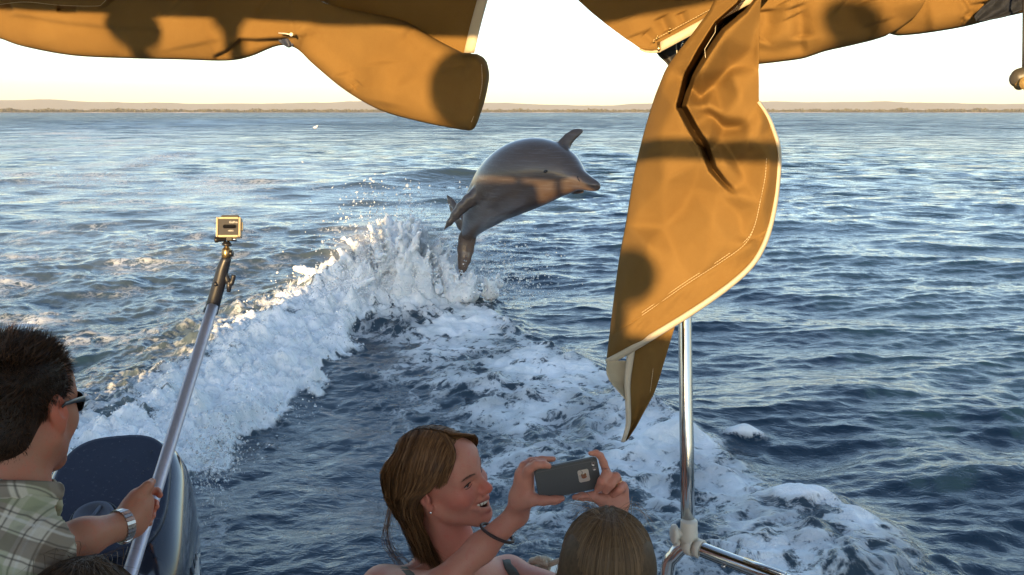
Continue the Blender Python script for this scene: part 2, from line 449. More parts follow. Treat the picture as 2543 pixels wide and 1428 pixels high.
def water_mat():
    t = NT('sea_water')
    P = t.node('NewGeometry').outputs['Position']
    dist = t.node('VectorMath', operation='LENGTH'); t.lk(P, dist.inputs[0]); dist = dist.outputs['Value']
    foam, aer_sheen, smo, slk = (t.attrib(k) for k in ('foam', 'aer_sheen', 'smoothness', 'slick'))
    # lacy foam threshold
    wrp = t.node('TexNoise', i_2=2.2, i_3=2.0); t.lk(P, wrp.inputs['Vector'])
    wv = t.node('VectorMath', operation='MULTIPLY_ADD'); t.lk(wrp.outputs['Color'], wv.inputs[0])
    wv.inputs[1].default_value = (0.32, 0.32, 0.0); t.lk(P, wv.inputs[2])
    Pw = wv.outputs[0]
    flat = t.mapping(Pw, (1, 1, 0.2))
    n1 = t.noise(flat, 3.2, 5, 0.62)
    r1 = t.math('SUBTRACT', 1.0, t.math('MULTIPLY', t.math('ABSOLUTE', t.math('SUBTRACT', n1, 0.5)), 6.0), clamp=True)   # thin web lines
    n2 = t.noise(flat, 11, 4, 0.65)
    r2 = t.math('SUBTRACT', 1.0, t.math('MULTIPLY', t.math('ABSOLUTE', t.math('SUBTRACT', n2, 0.5)), 5.0), clamp=True)
    n3 = t.noise(flat, 45, 3, 0.6)
    pat = t.math('ADD', t.math('MULTIPLY', r1, 0.45), t.math('ADD', t.math('MULTIPLY', r2, 0.30), t.math('MULTIPLY', n3, 0.34)))
    v = t.math('ADD', foam, t.math('MULTIPLY', t.math('SUBTRACT', pat, 0.52), 1.35))
    fm = t.maprange(v, 0.40, 0.74, 0, 1, True)
    fm = t.math('MULTIPLY', fm, t.maprange(foam, 0.10, 0.62, 0.0, 1.0))
    # colours
    deep = t.mix(t.noise(P, 0.35, 2), rgb(.006, .020, .040), rgb(.010, .032, .052))
    body = t.mix(aer_sheen, deep, rgb(.120, .150, .155))
    fcol = t.mix(t.math('MULTIPLY', t.math('ADD', n2, t.maprange(t.noise(P, 2.6, 4, .62), .34, .62)), .62), rgb(.56, .62, .62), rgb(.96, .96, .95))
    t.set('Base Color', t.mix(fm, body, fcol))
    farr = t.math('MULTIPLY', t.maprange(dist, 12, 90, 0.06, 0.20), t.maprange(t.noise(t.mapping(P, (.05, .22, 0)), 1.0, 4, .6), .3, .7, .65, 1.25))
    t.set('Roughness', t.math('ADD', farr, t.math('MULTIPLY', fm, 0.6)))
    t.set('IOR', 1.333)
    t.set('Specular IOR Level', 0.5)
    # ripples finer than the mesh, growing coarser with distance
    Q = t.mapping(P, (1.0, 1.7, 0.3), (0, 0, R(9)))
    b1 = t.noise(Q, 9.0, 4, 0.6, 0.6)
    b2 = t.noise(Q, 1.4, 4, 0.6, 0.4)
    b3 = t.noise(Q, 0.16, 5, 0.65, 0.3)
    nearf = t.maprange(dist, 5, 45, 1, 0)
    midf = t.math('MULTIPLY', t.maprange(dist, 8, 40, 0, 1), t.maprange(dist, 200, 1500, 1, 0.3))
    farf = t.maprange(dist, 80, 500, 0, 1)
    hh = t.math('ADD', t.math('MULTIPLY', b1, t.math('MULTIPLY', nearf, 0.010)),
         t.math('ADD', t.math('MULTIPLY', b2, t.math('MULTIPLY', midf, 0.16)), t.math('MULTIPLY', b3, t.math('MULTIPLY', farf, 2.0))))
    hh = t.math('MULTIPLY', hh, t.math('SUBTRACT', 1.0, t.math('MULTIPLY', smo, 0.8)))
    fh = t.math('MULTIPLY', fm, t.math('ADD', t.math('MULTIPLY', n3, 0.007), t.math('MULTIPLY', r2, 0.005)))
    bn = t.node('Bump'); bn.inputs['Strength'].default_value = 1.0; bn.inputs['Distance'].default_value = 1.0
    t.lk(t.math('ADD', hh, fh), bn.inputs['Height'])
    # slopes of chop too small for the mesh at that distance
    nrm = bn.outputs[0]
    for sc_, wgt, amp_ in ((1.5, t.math('MULTIPLY', t.maprange(dist, 9, 30, 0, 1), t.maprange(dist, 60, 220, 1, .25)), 1.5), (.33, t.math('MULTIPLY', t.maprange(dist, 30, 110, 0, 1), t.maprange(dist, 400, 1500, 1, .3)), 1.5), (.06, t.maprange(dist, 150, 600, 0, 1), 1.2)):
        nz = t.node('TexNoise'); t.lk(t.mapping(P, (.55, 1.25, 0.2), (0, 0, R(7))), nz.inputs['Vector']); nz.inputs['Scale'].default_value = sc_; nz.inputs['Detail'].default_value = 3; nz.inputs['Roughness'].default_value = .6
        sb_ = t.node('VectorMath', operation='SUBTRACT'); t.lk(nz.outputs['Color'], sb_.inputs[0]); sb_.inputs[1].default_value = (.5, .5, .5)
        ml = t.node('VectorMath', operation='MULTIPLY'); t.lk(sb_.outputs[0], ml.inputs[0]); ml.inputs[1].default_value = (amp_ * .5, amp_, 0)
        sl_ = t.node('VectorMath', operation='SCALE'); t.lk(ml.outputs[0], sl_.inputs[0]); t.lk(t.math('MULTIPLY', wgt, t.math('SUBTRACT', 1.0, t.math('MULTIPLY', smo, .75))), sl_.inputs['Scale'])
        ad = t.node('VectorMath', operation='ADD'); t.lk(nrm, ad.inputs[0]); t.lk(sl_.outputs[0], ad.inputs[1]); nrm = ad.outputs[0]
    # short wind chop is steeper on the face turned to the boat
    tl_ = t.node('VectorMath', operation='SCALE'); tl_.inputs[0].default_value = (.04, -.31, 0); t.lk(t.math('MULTIPLY', t.maprange(dist, 9, 130, 0, 1), t.math('SUBTRACT', 1.0, t.math('MULTIPLY', smo, .5))), tl_.inputs['Scale'])
    ad = t.node('VectorMath', operation='ADD'); t.lk(nrm, ad.inputs[0]); t.lk(tl_.outputs[0], ad.inputs[1]); nrm = ad.outputs[0]
    nn_ = t.node('VectorMath', operation='NORMALIZE'); t.lk(nrm, nn_.inputs[0]); t.lk(nn_.outputs[0], t.b.inputs['Normal'])
    return t.m

sea = link('sea', build_water(), water_mat())
tag(sea, kind='structure')

# ------------------------------------------------------------------ far shore and hills
def build_shore():
    D = 3200.0
    n = 900
    rng = np.random.default_rng(3)
    th = np.linspace(R(-62), R(62), n)
    # low coast: a strip of ground with a sandy waterline
    sand_t = fbm2(th * 40 + 3, th * 0 + 1.5, 4)
    prof = [(0.0, -1.0), (4, 0.5), (60, 2.2), (400, 4.0), (2500, 8)]
    V = []; 
    for d, z in prof: V.append(np.stack([(D + d) * np.sin(th), (D + d) * np.cos(th), np.full(n, z)], -1))
    V = np.array(V); m = len(prof)
    i = np.arange((m - 1) * n).reshape(m - 1, n)[:, :-1]
    F = np.stack([i, i + 1, i + n + 1, i + n], -1).reshape(-1, 4)
    t = NT('coast'); t.set('Base Color', t.mix(t.maprange(t.noise(t.mapping(t.coord(), (.004, .004, 0)), 1.0, 3), .45, .62), rgb(.13, .10, .07), rgb(.62, .48, .36))); t.set('Roughness', 0.9)
    tag(link('far_shore', mesh_np('far_shore', V.reshape(-1, 3), F), t.m), kind='structure')
    # ranges of hills
    def hills(name, D, base, var, seed, col):
        hh = base * (1 + var * fbm2(th * 5.0 + seed, th * 0 + seed, 5, 0.5))
        rows = [(0, 0.0), (D * .05, .35), (D * .09, .72), (D * .13, 1.0), (D * .2, 0.9), (D * .3, 0.0)]
        V = np.array([np.stack([(D + d) * np.sin(th), (D + d) * np.cos(th), -4 + (hh + 4) * z * (1 + (0.10 * fbm2(th * 22 + d, th * 0 + seed + 2, 3) if 0 < z < 1 else 0))], -1) for d, z in rows])
        i = np.arange((len(rows) - 1) * n).reshape(len(rows) - 1, n)[:, :-1]
        F = np.stack([i, i + 1, i + n + 1, i + n], -1).reshape(-1, 4)
        t = NT(name); t.set('Base Color', t.mix(t.noise(t.coord(), .004, 5), rgb(*[c * .75 for c in col]), rgb(*[c * 1.2 for c in col]))); t.set('Roughness', 0.95); t.set('Specular IOR Level', 0.1)
        tag(link('hills', mesh_np(name, V.reshape(-1, 3), F), t.m), kind='structure')
    hills('scarp', 10000, 116, 0.30, 3.1, (.15, .15, .12))
    # scrub and trees along the coast: clumps of small leaf faces, one far-off wood
    N = 5200
    a = rng.uniform(R(-58), R(58), N); dd = D + 15 + rng.uniform(0, 240, N)
    hgt = (6.5 + 5 * fbm2(a * 60, a * 0 + 7, 4)) * rng.uniform(0.55, 1.15, N) + 2
    k = 9
    off = rng.normal(0, 1, (N, k, 3)) * np.array([4.2, 4.2, 0.30])
    cen = np.stack([dd * np.sin(a), dd * np.cos(a), np.zeros(N)], -1)[:, None, :] + off
    cen[:, :, 2] = 1.2 + hgt[:, None] * np.clip(0.5 + off[:, :, 2], 0.05, 1.0)
    q = 2.3 * rng.uniform(0.5, 1.3, (N, k, 1))
    nrm = rng.normal(0, 1, (N, k, 3)); nrm /= np.linalg.norm(nrm, axis=-1, keepdims=True)
    t1 = np.cross(nrm, [0.3, 0.2, 1.0]); t1 /= np.linalg.norm(t1, axis=-1, keepdims=True); t2 = np.cross(nrm, t1)
    quad = np.stack([cen + q * (t1 * sx + t2 * sy) for sx, sy in ((-1, -1), (1, -1), (1, 1), (-1, 1))], 2).reshape(-1, 3)
    F = np.arange(len(quad)).reshape(-1, 4)
    t = NT('coast_scrub'); t.set('Base Color', t.mix(t.noise(t.coord(), .03, 3), rgb(.045, .05, .028), rgb(.11, .10, .055))); t.set('Roughness', 0.9)
    o = link('coastal_wood', mesh_np('coastal_wood', quad, F), t.m, smooth=False)
    tag(o, 'low dark strip of scrub and trees along the far shore', 'woodland', kind='stuff')
build_shore()
# haze: one closed box of pale even air
def build_haze():
    bm = bmesh.new()
    bmesh.ops.create_cube(bm, size=1.0, matrix=Matrix.Translation((0, 0, 195)) @ Matrix.Diagonal((28000, 28000, 400, 1)))
    t = NT('haze'); t.n.remove(t.b)
    v = t.n.new('ShaderNodeVolumePrincipled'); v.inputs['Color'].default_value = (.90, .86, .80, 1)
    v.inputs['Density'].default_value = 0.00007; v.inputs['Anisotropy'].default_value = 0.0
    t.l.new(v.outputs[0], t.out.inputs['Volume'])
    tag(bm_link('haze', bm, t.m, smooth=False), kind='stuff')
HAZE = True
if HAZE: build_haze()
# ------------------------------------------------------------------ the boat (stern seen, cabin behind the photographer)
P0 = Vector((0.415, 1.95, 0)); SV = Vector((0.911, -0.412, 0)); NV = Vector((0.412, 0.911, 0))   # stern corner, along the stern, aft
def bf(s, f, z): return P0 + SV * s + NV * f + Vector((0, 0, z))
def on_stern(px, py, off=0.0):
    """point where the sight line through a pixel meets the vertical plane of the stern, off metres aft"""
    a, b = (px - 1271.5) / FPX, (714 - py) / FPX
    d = Vector((a, CP + b * SP, -SP + b * CP))
    t = (P0.dot(NV) + off) / d.dot(NV)
    return Vector((0, 0, CAM_H)) + d * t
def bbox_bm(bm, s0, s1, f0, f1, z0, z1, bev=0.0):
    vs = [bm.verts.new(bf(s, f, z)) for z in (z0, z1) for f in (f0, f1) for s in (s0, s1)]
    fs = [bm.faces.new([vs[i] for i in q]) for q in ((0, 1, 3, 2), (4, 6, 7, 5), (0, 4, 5, 1), (2, 3, 7, 6), (0, 2, 6, 4), (1, 5, 7, 3))]
    if bev:
        es = list({e for f in fs for e in f.edges})
        bmesh.ops.bevel(bm, geom=es, offset=bev, segments=3, affect='EDGES', profile=0.5)
def catmull(pts, n=8, closed=False):
    pts = [Vector(p) for p in pts]; out = []
    N = len(pts)
    for i in range(N if closed else N - 1):
        p0 = pts[(i - 1) % N] if (closed or i > 0) else pts[0] * 2 - pts[1]
        p1, p2 = pts[i % N], pts[(i + 1) % N]
        p3 = pts[(i + 2) % N] if (closed or i < N - 2) else pts[-1] * 2 - pts[-2]
        for k in range(n):
            t = k / n
            out.append(0.5 * ((2 * p1) + (p2 - p0) * t + (2 * p0 - 5 * p1 + 4 * p2 - p3) * t * t + (3 * p1 - p0 - 3 * p2 + p3) * t ** 3))
    if not closed: out.append(pts[-1])
    return out
def tube_bm(bm, pts, rad, seg=12, cap=True, flat=None):
    """tube along points; rad is a number or a list; flat=(axis vector, ratio) squashes the section"""
    pts = [Vector(p) for p in pts]; n = len(pts)
    rads = rad if hasattr(rad, '__len__') else [rad] * n
    rings = []; up = None
    for i, p in enumerate(pts):
        t = (pts[min(i + 1, n - 1)] - pts[max(i - 1, 0)]).normalized()
        if up is None:
            up = Vector((0, 0, 1)) if abs(t.z) < 0.9 else Vector((1, 0, 0))
        x = up.cross(t)
        if x.length < 1e-6: x = Vector((1, 0, 0)).cross(t)
        x.normalize(); y = t.cross(x); up = y
        ring = []
        for k in range(seg):
            a = 2 * math.pi * k / seg
            o = (x * math.cos(a) + y * math.sin(a)) * rads[i]
            if flat: o -= flat[0] * o.dot(flat[0]) * (1 - flat[1])
            ring.append(bm.verts.new(p + o))
        rings.append(ring)
    for i in range(n - 1):
        for k in range(seg):
            bm.faces.new((rings[i][k], rings[i][(k + 1) % seg], rings[i + 1][(k + 1) % seg], rings[i + 1][k]))
    if cap:
        bm.faces.new(rings[0][::-1]); bm.faces.new(rings[-1])
    return rings
def lathe_bm(bm, origin, axis, prof, seg=24):
    """prof: list of (distance along axis, radius)"""
    axis = Vector(axis).normalized(); origin = Vector(origin)
    x = axis.orthogonal().normalized(); y = axis.cross(x)
    rings = []
    for h, r in prof:
        rings.append([bm.verts.new(origin + axis * h + (x * math.cos(2 * math.pi * k / seg) + y * math.sin(2 * math.pi * k / seg)) * max(r, 1e-5)) for k in range(seg)])
    for i in range(len(rings) - 1):
        for k in range(seg):
            bm.faces.new((rings[i][k], rings[i][(k + 1) % seg], rings[i + 1][(k + 1) % seg], rings[i + 1][k]))
    bm.faces.new(rings[0][::-1]); bm.faces.new(rings[-1])

M_GEL = simple('white_gelcoat', (.62, .61, .58), 0.25, var=.06)
M_STEEL = simple('polished_steel', (.55, .54, .52), 0.14, 1.0, var=.05, scale=60)
M_WPLAST = simple('ivory_plastic', (.62, .58, .49), 0.35, var=.05)
M_DECK = simple('grey_deck', (.20, .20, .19), 0.7, var=.15)
M_DARK = simple('black_plastic', (.012, .012, .014), 0.38, var=.2)

boat = empty('boat', bf(-0.8, -1.0, 0.4), 'pleasure boat seen from inside looking over its stern, with steel rail at lower right', 'boat')
S0, S1 = -3.05, 1.95
bm = bmesh.new(); bbox_bm(bm, S0 + .05, S1 - .05, -5.5, -0.12, 0.28, 0.36); bm_link('deck', bm, M_DECK, boat, False)
# hull sides and transom as one open shell
bm = bmesh.new()
bbox_bm(bm, S0, S0 + .09, -6.0, 0.0, -0.4, 0.60, 0.02); bbox_bm(bm, S1 - .09, S1, -6.0, 0.0, -0.4, 0.80, 0.02)
bbox_bm(bm, S0 + .09, S1 - .09, -0.11, -0.01, -0.4, 0.46, 0.02)
bm_link('hull', bm, M_GEL, boat)
# cabin with a block added on top; they throw the long shadow over the water astern
bm = bmesh.new(); bbox_bm(bm, -2.85, S1 - .1, -5.6, -3.55, 0.362, 2.02, 0.05); bm_link('cabin', bm, M_GEL, boat)
bm = bmesh.new(); bbox_bm(bm, -2.4, -.70, -5.0, -3.8, 2.022, 2.68, 0.05); bm_link('shade_block', bm, M_GEL, boat)  # unseen block, added and sized to keep sun off the dolphin
for s in (-2.6, 1.7):
    bm = bmesh.new(); tube_bm(bm, [bf(s, -2.3, 0.36), bf(s, -2.3, 2.42)], 0.016); bm_link('canopy_post', bm, M_STEEL, boat)
# unseen bar, ball and domes, added so the low sun throws shadows on the canvas
def sunward(px, py, off, f):
    p = on_stern(px, py, off); d = to_sun
    return p + d * ((f - (p - P0).dot(NV)) / d.dot(NV))
def sf(p): return (p - P0).dot(SV), (p - P0).dot(NV), p.z
q = sunward(1750, 374, -.1, -2.3)
bm = bmesh.new(); tube_bm(bm, [bf(S0 + .1, -2.3, q.z), bf(-1, -2.3, q.z), bf(S1 - .1, -2.3, q.z)], .022, 16); bm_link('shadow_bar', bm, M_STEEL, boat)  # unseen bar, placed to shade a band across the hanging curtain
q = sunward(1572, 700, -.1, -3.9)
q = sunward(1556, 686, -.1, -3.9)
bm = bmesh.new(); bmesh.ops.create_uvsphere(bm, u_segments=24, v_segments=14, radius=1, matrix=Matrix.Translation(q) @ Matrix.Rotation(R(-20), 4, 'Y') @ Matrix.Diagonal((.072, .08, .060, 1))); tube_bm(bm, [Vector((q.x - .02, q.y, 2.02)), Vector((q.x - .02, q.y, q.z))], .02, 10); bm_link('shadow_ball', bm, M_DARK, boat)  # unseen ball on a stalk, added for the round shadow on the curtain
def caster_box(name, x0, y0, x1, y1, off, f, base, bev=.04):
    a, b = sf(sunward(x0, y0, off, f)), sf(sunward(x1, y1, off, f))
    bm = bmesh.new(); bbox_bm(bm, min(a[0], b[0]), max(a[0], b[0]), f - .12, f + .12, base, max(a[2], b[2]), bev); bm_link(name, bm, M_GEL, boat)
def caster_dome(name, px, py, off, f, rx, rz, base, tilt=0):  # unseen dome on a stalk, set sunward of the shadow it casts
    q = sunward(px, py, off, f); bm = bmesh.new()
    bmesh.ops.create_uvsphere(bm, u_segments=24, v_segments=14, radius=1, matrix=Matrix.Translation(q) @ Matrix.Rotation(R(tilt), 4, 'Y') @ Matrix.Diagonal((rx, .12, rz, 1)))
    tube_bm(bm, [Vector((q.x, q.y, base)), q], .03, 10); bm_link(name, bm, M_GEL, boat)
caster_dome('shadow_caster_a', 335, 70, 0, -4.3, .105, .062, 2.3, 14)  # added for the broad dark patch on the left roll
caster_dome('shadow_caster_b', 575, 34, 0, -4.2, .060, .045, 2.3, -25)  # added for the smaller shadow on the left roll
caster_dome('shadow_caster_c', 1172, 225, -.03, -4.1, .105, .105, 2.02, 12)  # added to shade the loose end of the left roll
caster_dome('shadow_caster_d', 2120, 60, -.06, -3.8, .060, .045, 2.02, 30)  # gives no light; added for a shadow on the right roll
# stern bench the passengers sit on
bm = bmesh.new(); bbox_bm(bm, S0 + .12, S1 - .3, -0.95, -0.45, 0.362, 0.50, 0.03); bm_link('stern_bench', bm, M_GEL, boat)

# steel canopy pole, clamp and rail at the right
pz = on_stern(1712, 1330).z
pole_top, pole_bot = on_stern(1688, -40, .34), on_stern(1709, 1345, 0.0)
bm = bmesh.new(); tube_bm(bm, [pole_bot + (pole_top - pole_bot) * (i / 6) for i in range(7)], 0.0165, 24)
bm_link('canopy_pole', bm, M_STEEL, boat)
def pix(px, py, off=0.0): return on_stern(px, py, off)
corner = pix(1709, 1352, 0.0)
a = ground(1940, 1440, corner.z)
dirr = (Vector((a[0], a[1], corner.z)) - corner); dirr.normalize()
rail = [corner + Vector((-.045, .015, -.36)), corner + Vector((-.047, .014, -.22)), corner + Vector((-.043, .012, -.07)), corner + Vector((-.030, .006, -.03)), corner + Vector((-.008, 0, -.004))]
rail += [corner + dirr * k for k in (0.02, 0.1, 0.3, 0.6, 0.95)]
bm = bmesh.new(); tube_bm(bm, catmull(rail, 8), 0.0175, 24); ro = bm_link('stern_rail', bm, M_STEEL, boat)
# flat keeper strip with a screw on top of the rail
bm = bmesh.new()
e1 = corner + dirr * .145 + Vector((0, -.004, .0185)); e2 = corner + dirr * .245 + Vector((0, -.004, .0185))
tube_bm(bm, [e1, e2], 0.0075, 10, flat=(Vector((0, 0, 1)), .45)); bm_link('rail_fitting', bm, M_STEEL, ro)
bm = bmesh.new(); lathe_bm(bm, corner + dirr * .10 + Vector((-.008, -.016, -.010)), (-.2, -1, -.2), [(0, .005), (.003, .005), (.005, .002)], 10); bm_link('screw', bm, M_STEEL, ro)
# ivory plastic hinge: sleeve on the pole, saddle over the rail, wing knob at the left
cl = corner
bm = bmesh.new()
lathe_bm(bm, cl + Vector((0, 0, .002)), (0, 0, 1), [(0, .021), (.03, .0218), (.036, .0205), (.056, .0200), (.060, .0180)], 28)
# saddle: ring around the rail, split at the side
ax = dirr
for k0 in (0,):
    ring_prof = []
x = Vector((0, 0, 1)); y = ax.cross(x)
def arc_solid(bm, c, ax, r0, r1, w, a0, a1, n=20):
    x = Vector((0, 0, 1)); x = (x - ax * x.dot(ax)).normalized(); y = ax.cross(x)
    prev = None
    for i in range(n + 1):
        a = a0 + (a1 - a0) * i / n
        u = x * math.cos(a) + y * math.sin(a)
        q = [bm.verts.new(c + u * r + ax * ww) for r, ww in ((r0, -w), (r1, -w), (r1, w), (r0, w))]
        if prev:
            for k in range(4): bm.faces.new((prev[k], prev[(k + 1) % 4], q[(k + 1) % 4], q[k]))
        else: bm.faces.new(q[::-1])
        prev = q
    bm.faces.new(prev)
arc_solid(bm, cl + ax * .006, ax, .0178, .0238, .012, R(-195), R(150))
arc_solid(bm, cl + ax * .030, ax, .0178, .0225, .008, R(-170), R(140))
arc_solid(bm, cl - ax * .018 + Vector((0, 0, -.006)), ax, .0178, .024, .008, R(-185), R(150))
clo = bm_link('rail_clamp', bm, M_WPLAST, boat)
bm = bmesh.new()
kc = cl + Vector((-.024, -.006, .030))
lathe_bm(bm, kc, (-1, -.12, 0.05), [(0, .012), (.006, .011), (.0061, .018), (.008, .020), (.015, .020), (.018, .016)], 14)
for v in bm.verts:
    d = v.co - kc; v.co.z = kc.z + d.z * 1.18
tube_bm(bm, [cl + Vector((-.03, -.004, .03)), cl + Vector((.0, -.002, .03))], .010, 12)
bm_link('clamp_knob', bm, M_WPLAST, clo)
# ------------------------------------------------------------------ canvas of the canopy
def canvas_mat(name, col, col2):
    t = NT(name); c = t.coord()
    w1 = t.node('TexWave', wave_type='BANDS', bands_direction='X'); w1.inputs['Scale'].default_value = 420; w1.inputs['Distortion'].default_value = 1.0; t.lk(c, w1.inputs[0])
    w2 = t.node('TexWave', wave_type='BANDS', bands_direction='Z'); w2.inputs['Scale'].default_value = 420; w2.inputs['Distortion'].default_value = 1.0; t.lk(c, w2.inputs[0])
    weave = t.math('MULTIPLY', t.math('ADD', w1.outputs['Fac'], w2.outputs['Fac']), 0.5)
    blot = t.noise(c, 5.0, 5, 0.6)
    fine = t.noise(c, 260, 2, 0.6)
    base = t.mix(t.maprange(blot, .3, .7), rgb(*col), rgb(*col2))
    base = t.mix(t.math('MULTIPLY', t.math('MULTIPLY', weave, fine), 0.35), base, rgb(*[x * .45 for x in col]))
    t.set('Base Color', base); t.set('Roughness', 0.9); t.set('Specular IOR Level', 0.12)
    crk = t.noise(c, 38, 4, 0.55, 0.4)
    t.bump(t.math('ADD', t.math('MULTIPLY', weave, 0.25), t.math('ADD', t.math('MULTIPLY', fine, .35), t.math('MULTIPLY', crk, 0.9))), 0.25, 0.003)
    return t.m
M_CANVAS = canvas_mat('tan_canvas', (.172, .098, .030), (.212, .126, .041))
M_PIPE = simple('cream_binding', (.52, .46, .35), 0.55, var=.10, scale=80, bump=.2)
M_THREAD = simple('pale_thread', (.62, .50, .30), 0.6, var=.1, scale=90)
M_INNER = simple('pale_canvas_back', (.42, .36, .25), 0.75, var=.10, scale=40, bump=.2)
M_MESHDARK = simple('black_webbing', (.016, .015, .017), 0.6, var=.3, scale=120, bump=.4)

def interp(tab, q):
    xs = np.array([a for a, b in tab], float); ys = np.array([b for a, b in tab], float)
    return np.interp(q, xs, ys)
def smooth_tab(tab, n=6):
    p = catmull([(a, b, 0) for a, b in tab], n)
    return [(v.x, v.y) for v in p]
def ledge(PX, PY, pts, Dl, Ll, Dr, Lr, soft=3.0):
    """signed fold along a pixel polyline: left of travel moves by Dl (decaying over Ll px), right by Dr"""
    d, s, par = polyline_dist(PX, PY, pts)
    sd = -d * s                              # pixel y runs down: flip so + = left of travel as seen
    k = 1 / (1 + np.exp(-np.clip(sd / soft, -40, 40)))
    endf = sstep(0, 0.08, par) * (1 - sstep(0.92, 1.0, par))
    return endf * (k * Dl * np.exp(-np.abs(sd) / Ll) + (1 - k) * Dr * np.exp(-np.abs(sd) / Lr))
def groove(PX, PY, pts, D, w, ends=True):
    d, s, par = polyline_dist(PX, PY, pts)
    e = sstep(0, 0.12, par) * (1 - sstep(0.85, 1.0, par)) if ends else 1
    return D * 1.25 * np.exp(-(d / (w * 1.7)) ** 2) * e
def sheet(name, PX, PY, OFF, mat, parent, thick=0.0022, label=None):
    """grid of pixels + metres aft of the stern plane -> a canvas sheet standing at its real depth"""
    a, b = (PX - 1271.5) / FPX, (714 - PY) / FPX
    dx, dy, dz = a, CP + b * SP, -SP + b * CP
    t = (P0.dot(NV) + OFF) / (dx * NV.x + dy * NV.y)
    V = np.stack([dx * t, dy * t, CAM_H + dz * t], -1)
    nr, nc = PX.shape
    i = np.arange((nr - 1) * nc).reshape(nr - 1, nc)[:, :-1]
    F = np.stack([i, i + nc, i + nc + 1, i + 1], -1).reshape(-1, 4)
    o = link(name, mesh_np(name, V.reshape(-1, 3), F), mat, parent)
    m = o.modifiers.new('thickness', 'SOLIDIFY'); m.thickness = thick; m.offset = 0
    if label: o['label'] = label
    return o
def rows_grid(tab_l, tab_r, y0, y1, ny, nx):
    y = np.linspace(y0, y1, ny); u = np.linspace(0, 1, nx)
    L, Rr = interp(tab_l, y), interp(tab_r, y)
    PX = L[:, None] + (Rr - L)[:, None] * u[None]
    return PX, np.repeat(y[:, None], nx, 1), u, y
def cols_grid(tab_t, tab_b, x0, x1, nx, ny):
    x = np.linspace(x0, x1, nx); v = np.linspace(0, 1, ny)
    T, B = interp(tab_t, x), interp(tab_b, x)
    PY = T[None] + (B - T)[None] * v[:, None]
    return np.repeat(x[None], ny, 0), PY, v, x
def strip(name, pts_a, pts_b, off_a, off_b, mat, parent, n=10, thick=0.003, bulge=0.004, label=None):
    """band between two pixel polylines (binding tape), slightly rounded"""
    A = np.array(pts_a, float); B = np.array(pts_b, float)
    u = np.linspace(0, 1, n)
    PX = A[:, 0, None] + (B[:, 0] - A[:, 0])[:, None] * u; PY = A[:, 1, None] + (B[:, 1] - A[:, 1])[:, None] * u
    oa = np.asarray(off_a, float) * np.ones(len(A)); ob = np.asarray(off_b, float) * np.ones(len(B))
    OFF = oa[:, None] + (ob - oa)[:, None] * u - bulge * np.sin(np.pi * u)[None]
    return sheet(name, PX, PY, OFF, mat, parent, thick, label)
def thread(name, pts, offs, parent, mat=M_THREAD, r=0.0007, dash=True):
    bm = bmesh.new()
    P = catmull([(x, y, 0) for x, y in pts], 14)
    offs = np.interp(np.linspace(0, 1, len(P)), np.linspace(0, 1, len(offs)), offs)
    W3 = [on_stern(p.x, p.y, o) for p, o in zip(P, offs)]
    if not dash: tube_bm(bm, W3, r, 6)
    else:
        acc, cur, on = 0, [W3[0]], True
        for i in range(1, len(W3)):
            a, b = W3[i - 1], W3[i]; L = (b - a).length; pos = 0
            while pos < L:
                step = min((0.0042 if on else 0.0016) - acc, L - pos); pos += step; acc += step
                p = a.lerp(b, pos / L if L else 1)
                if acc >= (0.0042 if on else 0.0016) - 1e-9:
                    if on and cur: tube_bm(bm, [cur[0], p], r, 4, True)
                    on = not on; acc = 0; cur = [p]
    return bm_link(name, bm, mat, parent)

